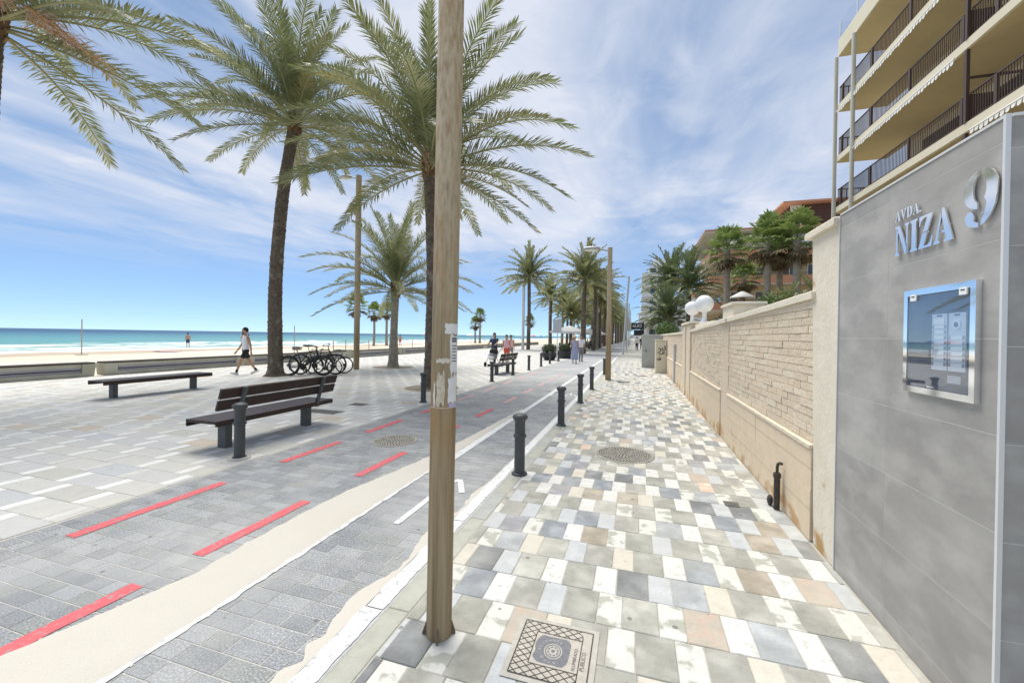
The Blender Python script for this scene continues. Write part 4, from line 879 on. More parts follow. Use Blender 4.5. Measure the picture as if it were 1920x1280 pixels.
def date_palm(label, path, rads, nf, scale, seed, sets, yel=(), low=CLS-1, flare=.0, bark=None, stubs=True, group='date palms on the promenade', azf=None, elf=None):
    rr = random.Random(seed); t = thing('date_palm', label, 'palm tree', path[0], 0, group)
    rel = [tuple(Vector(p) - Vector(path[0])) for p in path]
    link('trunk', trunk_mesh(rel, rads, seed=seed, flare=flare, mats=bark), t)
    top = Vector(rel[-1]); ax = (top - Vector(rel[-2])).normalized()
    if stubs:                                            # cut leaf bases below the crown
        m = MB()
        for k in range(64):
            a = k*2.39996; z = -.42 + .62*k/64; r_ = rads[-1]*(.92 + .25*k/64); d = Vector((math.cos(a), math.sin(a), .0))
            p = top + Vector((0,0,z)) + d*r_; q = p + d*(.05 + .03*rr.random()) + Vector((0,0,.16)); s_ = Vector((-d.y, d.x, 0))
            m.add([p - s_*.07, p + s_*.07, q + s_*.045, q - s_*.045, p - s_*.06 - d*.06, p + s_*.06 - d*.06, q + s_*.03 - d*.03, q - s_*.03 - d*.03], [(0,1,2,3),(3,2,6,7),(1,5,6,2),(4,0,3,7),(5,4,7,6)])
        m.build('leaf_bases', STUB, t)
    for k in range(nf):
        u = ((k + .5)/nf); cl = min(low, int(u*(low+1))); a = k*2.39996 + rr.uniform(-.25,.25)
        S_ = sets[1] if rr.random() < yel_p(u, yel) else sets[0]; me = rr.choice(S_[cl])
        o = link('frond', me, t, top + Vector((math.cos(a), math.sin(a), 0))*rads[-1]*.55*min(1, u*1.6) + Vector((0,0,.30 - .45*u)))
        o.rotation_euler = (rr.uniform(-.10,.10), rr.uniform(-.10,.10), a); q = scale*rr.uniform(.86,1.08)*(1 - .12*(u > .85)); o.scale = (q, q, q)
    return t, top
def yel_p(u, y): return (y[0] if u > .35 else y[0]*.3) if y else .08
ORNG = mat('flower_stalk_orange', (.62,.34,.10), (.50,.24,.07), scale=6, rough=.6); PINK = mat('flower_strand', (.66,.44,.33), rough=.7)
def flower(t, top, az, L_=1.2, seed=0):
    rr = random.Random(seed); m = MB(); d = Vector((math.cos(az), math.sin(az), 0)); P = [top + d*.15 + Vector((0,0,.25)) + d*L_*s + Vector((0,0,.35*s - .95*s*s)) for s in (0,.25,.5,.75,1)]
    m.tube(P, [.035,.03,.026,.02,.014], 6)
    for k in range(46):
        s = .45 + .55*rr.random(); p = P[0].lerp(P[-1], s) + Vector((0,0,.28*(1-abs(2*s-1)))); e = Vector((rr.uniform(-1,1), rr.uniform(-1,1), rr.uniform(-.9,.3)))*.30 + d*.18
        m.tube([p, p + e*.5 + Vector((0,0,.03)), p + e + Vector((0,0,-.12))], .0045, 3, 1, False)
    m.build('flower_stalk', [ORNG, PINK], t)
# nearest promenade palms (P1 stands just outside the left edge of the photograph)
t, tp = date_palm('date palm whose crown hangs into the top left corner, with orange flower stalks', [(-12.75,4.55,0),(-12.6,4.6,4),(-12.5,4.7,7.75)], [.25,.215,.205], 42, 1.0, 31, (HI, HIY), (.10,), CLS-1, .12, BARK)
for k, a in enumerate((.35, 1.0, -.3, .05, .7)): flower(t, tp, a, 1.5, k)
t, tp = date_palm('tall leaning date palm with dark trunk beside the parked bicycles', [(-12.47,11.56,0),(-12.53,11.56,3.2),(-12.33,11.62,6.4),(-11.97,11.76,9.15)], [.245,.215,.195,.185], 60, 1.02, 5, (HI, HIY), (.16,), CLS-1, .20, BARK)
t, tp = date_palm('date palm with broad bright crown directly behind the foreground lamp post', [(-5.82,10.92,0),(-5.80,10.92,3.4),(-5.96,10.9,6.6)], [.25,.215,.205], 56, 1.04, 8, (HI, HIY), (.2,), CLS-1, .10, BARK)
for k, a in enumerate((-.4, -1.2, .8)): flower(t, tp, a, 1.0, 10 + k)
t, tp = date_palm('shorter date palm growing from a dug ring between two lamp posts', [(-11.16,17.0,0),(-11.14,17.02,2),(-11.10,17.05,3.75)], [.235,.165,.175], 46, .98, 14, (HI, HIY), (.12,), CLS-1, .12, BARKG)
soil = mat('dug_soil', (.30,.25,.18), (.22,.19,.14), scale=20, bump=.5)
for x, y, r_, lab in ((-11.16,17.0,.95,'bare soil ring round the shorter date palm'), (-5.82,10.92,.80,'bare soil ring round the palm behind the lamp post'), (-12.47,11.56,.62,'sandy soil ring round the tall leaning palm')):
    m = MB(); m.lathe([(r_,.002),(r_*.97,.006),(r_*.4,.02)], 26, (x,y,0)); tag(m.build('soil_ring', soil if r_ > .7 else sandm), lab, 'soil')

# far date palms: trunk and one crown mesh each
def crown_mesh(seed, sets_len, nl, leafL, lw, leaf, nf, yel=.0):
    rr = random.Random(seed); M_ = MB()
    fr = {}
    for k in range(CLS):
        for v in range(2):
            me = frond_mesh('tmp', sets_len, *elev_params(k, CLS), nl, leafL, lw, seed*50 + k*3 + v, [leaf, RACH]); fr[k, v] = ([Vector(x.co) for x in me.vertices], [tuple(p.vertices) for p in me.polygons], [p.material_index for p in me.polygons]); bpy.data.meshes.remove(me)
    for k in range(nf):
        u = (k + .5)/nf; a = k*2.39996 + rr.uniform(-.3,.3); V, F, MI_ = fr[min(CLS-1, int(u*CLS)), k % 2]; q = rr.uniform(.82,1.1)
        X = Matrix.Translation((0,0,.3-.4*u)) @ Euler((rr.uniform(-.12,.12), rr.uniform(-.12,.12), a)).to_matrix().to_4x4() @ Matrix.Scale(q, 4)
        o = len(M_.v); M_.v += [tuple(X @ p) for p in V]; ye = rr.random() < yel
        for f, i in zip(F, MI_): M_.f.append(tuple(j + o for j in f)); M_.m.append(2 if (ye and i == 0) else i); M_.sm.append(False)
    return M_.mesh('crown', [leaf, RACH, LEAFY])
CRN = [crown_mesh(1, 3.7, 30, .58, .10, LEAF, 62, .1), crown_mesh(2, 3.5, 30, .56, .10, LEAF, 60, .4), crown_mesh(3, 3.8, 30, .58, .10, LEAFD, 62, .05)]
TRK = [trunk_mesh([(0,0,0),(.05,0,.5),(0,.05,1)], [.25,.21,.20], 10, .03, 1, 0, BARK, .06, .03), trunk_mesh([(0,0,0),(-.04,.03,.5),(0,0,1)], [.25,.21,.20], 10, .03, 2, 0, BARKG, .06, .03)]
def far_palm(label, x, y, z, h, ci=0, s=1., group='far promenade palms', lean=(0,0), ti=0):
    t = thing('date_palm', label, 'palm tree', (x, y, z), rnd.uniform(0, 6.28), group)
    o = link('trunk', TRK[ti], t); o.scale = (1, 1, h)
    o = link('crown', CRN[ci], t, (0, 0, h - .1), rnd.uniform(0, 6)); o.scale = (s, s, s)
    t.rotation_euler = (lean[0], lean[1], t.rotation_euler.z); return t
far_palm('tallest date palm of the far row, beside a grey lamp post', -12.2, 46.6, 0, 8.3, 0, 1.08)
far_palm('yellowing date palm at the front of the far avenue, left of the slim lamp post', -4.75, 38.8, 0, 6.9, 1, 1.0)
FB = 'date palm receding in the far promenade avenue'
for i in range(36): far_palm('date palm of the far avenue row beside the cycle lane, %s behind the yellowing one' % ORD[i] if i < 8 else FB, -5.1 + rnd.uniform(-.35,.35), 47 + i*6.0 + rnd.uniform(-1.5,1.5), 0, rnd.uniform(6.0,7.6), rnd.choice((0,1,1)), rnd.uniform(.88,1.05), 'palms of the far avenue', (rnd.uniform(-.03,.03), rnd.uniform(-.03,.03)), i % 2)
for i in range(18): far_palm('date palm of the far beach-side row, %s behind the tallest one' % ORD[i] if i < 6 else FB, -11.9 + rnd.uniform(-.6,.6), 57 + i*8.2 + rnd.uniform(-2,2), 0, rnd.uniform(5.8,7.6), rnd.choice((0,0,1)), rnd.uniform(.8,1.0), 'palms of the far avenue', (rnd.uniform(-.04,.04), rnd.uniform(-.04,.04)), i % 2)
for i in range(8): far_palm('low date palm in the middle of the far avenue, %s from the camera' % ORD[i], -8.4 + rnd.uniform(-.4,.4), 52 + i*13 + rnd.uniform(-2,2), 0, rnd.uniform(3.6,5.2), rnd.choice((0,1)), rnd.uniform(.7,.85), 'palms of the far avenue', (0,0), i % 2)
far_palm('date palm with dark trunk behind the wall, left of the orange building', 3.3, 44, 0, 7.2, 2, .98, 'garden date palms')
far_palm('date palm behind the globe lamps on the wall', 4.6, 40, 0, 6.1, 2, .92, 'garden date palms')
far_palm('low date palm below the taller garden palm', 2.5, 36, 0, 3.2, 2, .80, 'garden date palms')
far_palm('small feathery palm behind the wall left of the cream pier', 6.0, 19.5, 0, 2.3, 1, .45, 'garden date palms')
far_palm('dark feathery palm partly hidden by the cream pier', 6.9, 18.2, 0, 2.6, 2, .45, 'garden date palms')

# fan palms
FAN1 = leafmat('fan_leaf', (.17,.24,.06), (.27,.34,.11), (.13,.19,.055), .35); DEADL = mat('fan_leaf_dead', (.22,.17,.10), (.14,.105,.06), scale=5, rough=.9)
def fan_leaf(m, base, d, up, pet, r_, mi, rr, n=15):
    c = base + d*pet; lat = d.cross(up).normalized(); m.tube([base, c], .014, 4, mi, False)
    for k in range(n):
        a = R(-118 + 236*k/(n-1)); e = (d*math.cos(a) + lat*math.sin(a)); w = d*(-math.sin(a)) + lat*math.cos(a); l = r_*(.82 + .25*math.cos(a*.7))*rr.uniform(.9,1.08); W = w*(l*.105)
        mid = c + e*l*.55 + up*rr.uniform(.0,.05); tip = c + e*l + Vector((0,0,-.22*l*rr.uniform(.3,1.5)))
        m.add([c, mid + W, tip, mid - W], [(0,1,2,3)], mi)
def fan_crown(seed, nf=30, r_=.58):
    rr = random.Random(seed); m = MB()
    for k in range(nf):
        u = (k + .5)/nf; a = k*2.39996; el = R(82 - 118*u); d = Vector((math.cos(a)*math.cos(el), math.sin(a)*math.cos(el), math.sin(el))); up = Vector((-math.cos(a)*math.sin(el), -math.sin(a)*math.sin(el), math.cos(el)))
        fan_leaf(m, Vector((0,0,.25 - .6*u)), d, up, rr.uniform(.55,.85), r_*rr.uniform(.85,1.15), 0 if u < .80 else 1, rr)
    for k in range(10):
        a = k*2.39996; d = Vector((math.cos(a)*.35, math.sin(a)*.55, -.85)).normalized(); fan_leaf(m, Vector((0,0,-.45)), d, Vector((math.cos(a), math.sin(a), .4)).normalized(), .3, .5, 1, rr, 9)
    return m.mesh('crown', [FAN1, DEADL])
FANC = [fan_crown(1), fan_crown(2), fan_crown(3, 30, .58)]
FTR = [trunk_mesh([(0,0,0),(.03,.02,.5),(0,0,1)], [.20,.16,.15], 12, .02, 3, 0, BARKG, .07, .022), trunk_mesh([(0,0,0),(-.05,.02,.5),(0,0,1)], [.17,.14,.14], 12, .02, 4, 0, BARKG, .07, .022)]
def fan_palm(label, x, y, h, ci, s, z=0, group='fan palms behind the wall'):
    t = thing('fan_palm', label, 'palm tree', (x, y, z), rnd.uniform(0,6.28), group)
    o = link('trunk', FTR[ci % 2], t); o.scale = (s, s, h); o = link('crown', FANC[ci], t, (0,0,h), rnd.uniform(0,6)); o.scale = (s, s, s); return t
fan_palm('leftmost fan palm with bushy crown behind the wall', 5.15, 27, 6.95, 0, 1.1)
fan_palm('middle fan palm with pale trunk behind the wall', 6.76, 25, 6.85, 1, 1.1)
fan_palm('rear fan palm just behind the middle one', 7.9, 27, 6.7, 2, 1.0)
fan_palm('tallest fan palm beside the cream pier', 7.8, 24, 6.75, 0, 1.1)
fan_palm('low dark fan palm between the leftmost and middle ones', 6.75, 30, 5.7, 2, .95)
fan_palm('small fan palm on the beach hidden by the thin lamp post', -34.0, 43.5, 5.3, 0, 1.3, -.2, 'fan palms on the beach')
fan_palm('small fan palm on the beach left of the short date palm', -37.5, 52, 5.0, 1, 1.15, -.25, 'fan palms on the beach')
fan_palm('small fan palm on the beach close to the short date palm trunk', -38.0, 56, 5.4, 2, 1.15, -.25, 'fan palms on the beach')
fan_palm('distant fan palm on the beach behind the strollers', -33.5, 85, 6.2, 0, 1.3, -.2, 'far fan palms on the beach')
fan_palm('lower distant fan palm on the beach left of the strollers', -35.0, 86, 4.4, 1, 1.3, -.2, 'far fan palms on the beach')
fan_palm('distant fan palm on the beach between the avenue trunks', -24.0, 93, 5.2, 1, 1.3, -.15, 'far fan palms on the beach')

# ---- shrubs
SHR = [mat('shrub_leaf', (.05,.075,.03), (.085,.11,.05), scale=9, rough=.6, transl=.2), mat('shrub_leaf_bright', (.09,.15,.035), (.14,.20,.06), scale=6, rough=.6, transl=.25)]
def leaf_ball(m, c, r_, n, ls, rr, sc=(1,1,1), mi=0):
    for k in range(n):
        d = Vector((rr.gauss(0,1), rr.gauss(0,1), rr.gauss(0,1))).normalized(); q = r_*rr.uniform(.55,1.06)*(1 + .12*noise.noise(d*2.5 + Vector(c))); p = Vector(c) + Vector((d.x*sc[0], d.y*sc[1], d.z*sc[2]))*q
        e = Vector((rr.gauss(0,1), rr.gauss(0,1), rr.gauss(0,1))).normalized(); f = (d + e*.8).normalized(); a = f.cross(e).normalized()*ls*.5; b = f.cross(a).normalized()*ls
        m.add([p - a, p - b*.2 + b*.5 , p + a, p - b*.7], [(0,1,2,3)], mi)
rs = random.Random(77)
def planter(label, x, y, kind):
    t = thing('planter', label, 'planter', (x, y, 0), 0, 'planters by the cycle lane'); bm_ = mat('planter_black', (.028,.03,.032), (.04,.042,.044), scale=5, rough=.55)
    m = MB(); m.lathe([(.30,0),(.34,.02),(.52,.30),(.60,.46),(.60,.50),(.55,.50),(.53,.44)] if kind == 0 else [(.46,0),(.47,.02),(.53,.50),(.55,.52),(.55,.55),(.50,.55),(.49,.50)], 24); m.build('bowl', bm_, t)
    m = MB(); leaf_ball(m, (0,0,.74), .50 if kind == 0 else .48, 1500, .075, rs, (1.05,1.05,.74)); m.build('shrub', SHR[0], t)
planter('black bowl planter with clipped round shrub beside the far bench', -5.55, 26.9, 0)
planter('black tub planter with clipped shrub behind the woman in the blue dress', -4.95, 29.6, 1)
for i, (x, y, z, r_, sc, mi, lab) in enumerate(((4.0,16,2.3,.55,(1.3,1.6,.8),0,'dark shrub showing just above the block wall coping'), (5.0,17.5,2.6,.8,(1,1,1),1,'bright green shrub behind the wall near the cream pier'), (2.2,33,2.2,.9,(1,1.5,.7),1,'bright green hedge behind the cabinets'), (3.9,20,2.2,.6,(1,1.5,.9),0,'dark shrub under the leftmost fan palm'))):
    t = thing('garden_shrub', lab, 'shrub', (x, y, 0)); m = MB(); leaf_ball(m, (0,0,z), r_, 1800, .10, rs, sc); m.build('foliage', SHR[mi], t); m = MB(); [m.tube([(rs.uniform(-.1,.1),rs.uniform(-.1,.1),0),(rs.uniform(-.3,.3),rs.uniform(-.3,.3),z)], .03, 5) for _ in range(5)]; m.build('stem', BARK, t)
t = thing('garden_lamp', 'mushroom shaped garden lamp rising behind the block wall', 'lamp', (4.45, 20, 0)); m = MB(); m.tube([(0,0,0),(0,0,3.45)], .13, 8); m.build('post', mat('lamp_brown', (.30,.20,.14), rough=.8), t); m = MB(); m.lathe([(.50,3.42),(.48,3.46),(.25,3.60),(.06,3.70)], 16); m.build('shade', mat('lamp_shade_grey', (.55,.54,.50), rough=.6), t)
# ================================================================== BUILDINGS
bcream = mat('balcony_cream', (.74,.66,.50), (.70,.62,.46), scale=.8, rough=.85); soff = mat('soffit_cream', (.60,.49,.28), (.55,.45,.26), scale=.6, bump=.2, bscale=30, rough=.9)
brown = mat('railing_brown', (.075,.045,.035), rough=.5); glassd = mat('window_dark', (.05,.06,.07), rough=.08, spec=.8); shut = mat('shutter_beige', (.52,.46,.36), rough=.7); wstripe = mat('awning_cream', (.80,.77,.70), (.72,.69,.62), scale=3, rough=.8)
nb = thing('balcony_apartment_block', 'cream apartment block with brown barred balconies above the grey pillar', 'building')
FZ = [6.05, 9.0, 11.95, 14.9, 18.1]
m = MB(); m.box(13.4, 24, 2, 26.0, 0, 18.1); m.build('wall', bcream, nb)
for i, z in enumerate(FZ):
    top = z + (.34 if i < 4 else .95)
    m = MB(); m.box(11.0, 13.395, 2, 28.1, z + .02, top); m.build('balcony_fascia', bcream, nb)
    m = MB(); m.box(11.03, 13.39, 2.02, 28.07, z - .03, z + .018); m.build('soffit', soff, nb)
    if i < 4:
        pz = top
        for seg in ((2.0, 18.25), (18.45, 28.0)):
            m = MB(); m.box(11.06, 11.11, seg[0], seg[1], pz + .98, pz + 1.03); m.box(11.065, 11.105, seg[0], seg[1], pz + .07, pz + .10)
            n = int((seg[1]-seg[0])/.105)
            for k in range(n+1): y = seg[0] + (seg[1]-seg[0])*k/n; m.box(11.075, 11.097, y - .011, y + .011, pz + .10, pz + .98)
            for k in range(int((seg[1]-seg[0])/3)+1): y = seg[0] + .2 + 3*k; m.box(11.05, 11.12, min(y, seg[1]) - .06, min(y, seg[1]) + .06, pz, pz + 1.02)
            m.build('railing', brown, nb)
        m = MB(); m.box(11.1, 13.3, 27.93, 27.97, pz + .98, pz + 1.03)
        for k in range(20): x = 11.15 + k*.11; m.box(x - .011, x + .011, 27.94, 27.96, pz + .05, pz + .98)
        m.build('end_railing', brown, nb)
        # terrace doors set in the wall behind
        for k in range(6):
            y = 3.2 + k*3.9; m = MB(); m.box(13.36, 13.394, y, y + 2.3, pz - .1, pz + 2.2); f_ = m.build('terrace_door', brown, nb)
            for q in range(2): m = MB(); m.box(13.345, 13.359, y + .1 + q*1.1, y + 1.12 + q*1.1, pz, pz + 2.1); m.build('pane', glassd, f_)
        m = MB(); m.box(10.97, 11.07, 18.30, 18.42, top + .0, FZ[i+1] - .035); m.build('column', brown, nb)
        m = MB(); m.box(11.1, 13.39, 18.32, 18.40, pz + 1.55, pz + 1.62); m.box(11.1, 13.39, 18.35, 18.37, pz, pz + 1.0); m.build('partition', brown, nb)
for i, (z, ya, yb) in enumerate(((FZ[2], 18.8, 26.0), (FZ[3], 18.8, 28.0), (FZ[1], 9.0, 18.0))):
    m = MB(); m.tube([(10.93, ya, z - .05), (10.93, yb, z - .05)], .045, 8); n = int((yb-ya)/.2)
    for k in range(n):
        y = ya + k*.2; w = .165; d = .20 + .03*math.sin(k*1.7)
        m.add([(10.905,y,z-.05),(10.905,y+w,z-.05),(10.885,y+w*.95,z-.05-d*.8),(10.88,y+w*.5,z-.05-d),(10.885,y+w*.05,z-.05-d*.8)], [(0,1,2,3,4)])
        m.add([(10.915,y,z-.05),(10.915,y+w,z-.05),(10.895,y+w*.95,z-.05-d*.8),(10.89,y+w*.5,z-.05-d),(10.895,y+w*.05,z-.05-d*.8)], [(4,3,2,1,0)])
    m.build('rolled_awning', wstripe, nb)
m = MB(); m.box(11.02, 11.04, 2, 28.0, 19.06, 20.0); m.box(11.04, 13.3, 27.98, 28.0, 19.06, 20.0); m.build('glass_parapet', glassmat('parapet_glass', (.85,.92,1), .12), nb)
m = MB(); m.box(11.0, 11.06, 26.0, 26.06, 19.05, 20.05); m.box(11.0, 11.06, 27.9, 27.96, 19.05, 20.05); m.build('parapet_post', alu, nb)
for y in (28.16, 26.15): m = MB(); m.tube([(10.94, y, 0), (10.94, y, 18.08)], .10, 12); m.build('post', mat('post_cream', (.60,.57,.48), rough=.7), nb)

ob = thing('orange_apartment_block', 'terracotta and ochre apartment block with wide eaves behind the fan palms', 'building')
ochre = mat('ochre_wall', (.62,.47,.26), (.56,.42,.24), scale=.5, rough=.9); terr = mat('terracotta_band', (.58,.27,.16), (.52,.25,.15), scale=.7, rough=.85); pale = mat('pale_wall', (.72,.68,.58), (.66,.62,.52), scale=.6, rough=.9)
m = MB(); m.box(9.6, 26, 51.6, 66, 0, 13.3); m.build('wall', ochre, ob)
for i, z in enumerate((1.9, 4.75, 7.6, 10.45)):
    m = MB(); m.box(7.9, 26.2, 50.0, 66.5, z, z + .32); m.build('floor_slab', pale, ob)
    m = MB(); m.box(7.84, 26.2, 49.94, 49.998, z + .10, z + .95); m.box(7.84, 7.898, 49.998, 66.5, z + .10, z + .95); m.build('balcony_parapet', terr, ob)
    m = MB(); m.box(7.86, 26.1, 49.97, 49.99, z + 1.15, z + 1.2); m.box(7.86, 7.88, 50, 66.4, z + 1.15, z + 1.2)
    for k in range(30): m.box(8 + k*.6, 8.03 + k*.6, 49.97, 49.99, z + .95, z + 1.15)
    m.build('railing', brown, ob)
    for k in range(6):
        x = 10.2 + k*2.5; wm = MB(); wm.box(x, x + 1.7, 51.56, 51.598, z + .4, z + 2.3); w_ = wm.build('window', shut if (k + i) % 3 == 0 else pale, ob)
        for q in range(2): p_ = MB(); p_.box(x + .1 + q*.8, x + .8 + q*.8, 51.54, 51.558, z + .5, z + 2.2); p_.build('pane', glassd, w_)
    for k in range(4):
        y = 53 + k*3.2; wm = MB(); wm.box(9.56, 9.598, y, y + 1.8, z + .35, z + 2.4); w_ = wm.build('window', pale, ob); p_ = MB(); p_.box(9.54, 9.558, y + .1, y + 1.7, z + .45, z + 2.3); p_.build('pane', glassd, w_)
m = MB(); m.box(9.5, 26.3, 50.6, 51.55, 10.8, 13.2); m.build('glazed_loggia', glassmat('loggia_glass', (.75,.85,.85), .25), ob)
m = MB(); m.add([(7.2,49.2,13.30),(27,49.2,13.30),(27,67,13.30),(7.2,67,13.30),(7.2,49.2,13.52),(27,49.2,13.52),(27,67,13.52),(7.2,67,13.52)], [(0,3,2,1),(4,5,6,7),(0,1,5,4),(1,2,6,5),(2,3,7,6),(3,0,4,7)]); rf = m.build('roof', pale, ob)
m = MB(); m.box(7.15, 27.05, 49.14, 49.198, 13.42, 13.62); m.box(7.15, 7.198, 49.198, 67, 13.42, 13.62); m.build('roof_edge', terr, rf)
m = MB(); m.box(16.2, 27, 52, 62, 13.53, 16.5); m.build('penthouse', mat('penthouse_brown', (.12,.055,.04), (.09,.045,.035), scale=.6, rough=.8), ob)
m = MB(); m.box(15.2, 28, 51, 63, 16.51, 16.72); m.build('penthouse_roof', terr, ob)
m = MB(); m.box(16.15, 17.2, 51.9, 51.995, 13.54, 16.48); m.build('penthouse_side', pale, ob)
m = MB(); m.tube([(13.6,54,13.5),(13.6,54,15.3)], .28, 10); m.lathe([(.40,15.3),(.40,15.6),(.2,15.7)], 10, (13.6,54,0)); m.build('chimney', pale, rf)

tw = thing('white_apartment_tower', 'tall white apartment tower with stacked balconies far down the avenue', 'building')
twm = mat('tower_white', (.78,.77,.74), (.72,.71,.68), scale=.2, rough=.9)
m = MB(); m.box(3.2, 10, 120, 140, 0, 21.5); m.box(4.5, 8, 122, 132, 21.5, 24); m.build('wall', twm, tw)
m = MB(); m.box(10.0, 19, 121, 138, 0, 13.2); m.build('side_wing', twm, tw)
for i in range(7):
    z = 1.6 + i*2.85
    m = MB(); m.box(1.4, 8.2 if i > 4 else 9.9, 118.6, 139, z, z + .25); m.box(1.4, 8.2 if i > 4 else 9.9, 118.6, 118.72, z + .25, z + .95); m.box(1.4, 1.52, 118.72, 139, z + .25, z + .95); m.build('balcony', twm, tw)
    for k in range(3):
        x = 3.6 + k*2.1; m = MB(); m.box(x, x + 1.5, 119.93, 119.998, z + .5, z + 2.4); m.build('window', glassd, tw)
for i in range(4):
    for k in range(3):
        x = 11 + k*2.6; z = 2.2 + i*2.8; m = MB(); m.box(x, x + 1.0, 120.93, 120.998, z, z + 1.3); m.build('window', glassd, tw)
for j, (x0, x1, y0, y1, h, lab) in enumerate(((3, 16, 160, 185, 12, 'low white apartment block beyond the white tower'), (2.5, 15, 205, 240, 16, 'farthest pale apartment block on the right of the avenue'))):
    t = thing('white_apartment_block', lab, 'building'); m = MB(); m.box(x0, x1, y0, y1, 0, h); m.build('wall', twm, t)
    for i in range(int(h/3)):
        m = MB(); m.box(x0 - 1.3, x0 - .002, y0, y1, .5 + i*3, 1.5 + i*3); m.build('balcony', twm, t)
        m = MB(); m.box(x0 + 1, x0 + 4, y0 - .07, y0 - .002, 1.6 + i*3, 2.9 + i*3); m.build('window', glassd, t)
# low far town and sea front at the end of the bay
hz_m = [mat('far_house_%d' % i, c, rough=.9) for i, c in enumerate([(.82,.81,.79),(.78,.76,.73),(.80,.77,.72)])]
rt = random.Random(3)
FT = 'tiny pale house in the far town at the end of the bay'
for k in range(9):
    x = -80 + k*11 + rt.uniform(-4,4); w = rt.uniform(6,12); h = rt.uniform(3,9) if x > -250 else rt.uniform(2,5); t = tag(link('far_house', None), FT, 'house', 'houses of the far town'); m = MB(); y = 820 + rt.uniform(-40,40)
    m.box(x, x + w, y, y + 12, -.3, h); m.build('wall', rt.choice(hz_m), t); m = MB(); m.box(x - .4, x + w + .4, y - .4, y + 12.4, h + .01, h + .5); m.build('roof', hz_m[1], t)

# ================================================================== SMALL THINGS
bk_m = mat('bike_black', (.02,.021,.022), rough=.35); tyre_m = mat('tyre_rubber', (.025,.025,.026), rough=.8); steel = mat('bike_steel', (.45,.46,.47), rough=.3, metal=.9)
def bicycle(label, loc, rz, lean, steer=0., s=1., frame=None):
    t = thing('bicycle', label, 'bicycle', loc, 0, 'bicycles parked beside the tall palm'); t.rotation_euler = (lean, 0, rz); t.scale = (s, s, s); fm = frame or bk_m
    r_ = .335
    def wheel(cx, sub):
        root = None; n = 28; m = MB(); P = [(cx + r_*math.cos(2*PI*k/n), 0, r_ + r_*math.sin(2*PI*k/n)) for k in range(n)]
        V = []; 
        for k in range(n):
            a = 2*PI*k/n
            for j in range(6): b = 2*PI*j/6; q = r_ - .024 + .024*math.cos(b); V.append((cx + q*math.cos(a), .024*math.sin(b), r_ + q*math.sin(a)))
        m.add(V, [(k*6+j, k*6+(j+1)%6, ((k+1)%n)*6+(j+1)%6, ((k+1)%n)*6+j) for k in range(n) for j in range(6)], 0, True); w_ = m.build('wheel', tyre_m, t)
        m = MB(); m.tube([(cx,-.045,r_),(cx,.045,r_)], .02, 8)
        for k in range(16): a = 2*PI*k/16; m.tube([(cx, .02*(-1)**k, r_), (cx + (r_-.05)*math.cos(a), 0, r_ + (r_-.05)*math.sin(a))], .0022, 3, 0, False)
        m.build('spokes', steel, w_)
        m = MB(); V = [(cx + q*math.cos(2*PI*k/n), y, r_ + q*math.sin(2*PI*k/n)) for k in range(n) for q, y in ((r_-.05,.012),(r_-.05,-.012),(r_-.03,-.012),(r_-.03,.012))]
        m.add(V, [(k*4+j, k*4+(j+1)%4, ((k+1)%n)*4+(j+1)%4, ((k+1)%n)*4+j) for k in range(n) for j in range(4)]); m.build('rim', bk_m, w_); return w_
    wheel(0, 0); wheel(1.06, 1)
    bb, st, ht, hb = (.42,0,.29), (.28,0,.74), (.86,0,.80), (.90,0,.68); m = MB()
    for a, b, q in ((bb,st,.017),(st,ht,.019),(bb,hb,.022),(ht,hb,.022),((0,.05,r_),st,.010),((0,-.05,r_),st,.010),((0,.05,r_),bb,.011),((0,-.05,r_),bb,.011)): m.tube([a,b], q, 7)
    m.build('frame', fm, t)
    m = MB(); [m.tube([(.90,y,.68),(1.0,y,.50),(1.06,y*1.3,r_)], .014, 6) for y in (.05,-.05)]; m.tube([(.90,.05,.68),(.90,-.05,.68)], .016, 6); m.build('fork', fm, t)
    m = MB(); m.tube([ht,(.83,0,.93)], .014, 6); m.tube([(.78,.33,.96),(.86,.16,.95),(.88,0,.94),(.86,-.16,.95),(.78,-.33,.96)], .012, 6); m.build('handlebar', bk_m, t)
    for y in (.27,-.27): m = MB(); m.tube([(.795,y,.957),(.765,y*1.27,.963)], .017, 7); m.build('grip', tyre_m, t)
    m = MB(); m.tube([st,(.24,0,.90)], .013, 6); m.build('seat_post', steel, t)
    m = MB(); m.ball((.22,0,.925), .13, 12, 6, sc=(1.05,.55,.26)); m.ball((.33,0,.92), .07, 8, 5, sc=(1.3,.45,.35)); m.build('saddle', bk_m, t)
    m = MB(); n = 20; m.tube([(.42,.035,.29),(.42,.043,.29)], .095, 20); m.tube([(.42,.06,.29),(.52,.06,.16)], .010, 5); m.tube([(.42,-.06,.29),(.32,-.06,.42)], .010, 5); m.build('crankset', bk_m, t)
    for p in ((.52,.10,.16),(.32,-.10,.42)): m = MB(); m.box(p[0]-.045,p[0]+.045,p[1]-.04,p[1]+.04,p[2]-.01,p[2]+.01); m.build('pedal', bk_m, t)
    m = MB(); m.tube([(0,.04,r_),(0,.055,r_)], .055, 14); m.tube([(0,.05,r_-.02),(.05,.05,r_-.16)], .018, 6); m.build('derailleur', bk_m, t)
    m = MB(); m.obox((0,.045,r_+.05),(.42,.045,.385),.008,.008); m.obox((0,.045,r_-.05),(.42,.045,.195),.008,.008); m.build('chain', bk_m, t)
    return t
pm0 = mat('post_pale', (.6,.58,.54), rough=.7)
bgreen = mat('bike_green', (.05,.075,.06), rough=.4)
bicycle('black bicycle nearest the camera in the parked cluster, rear wheel by the palm trunk', (-12.08,11.78,0), R(33), R(7), 0, 1.08, bk_m)
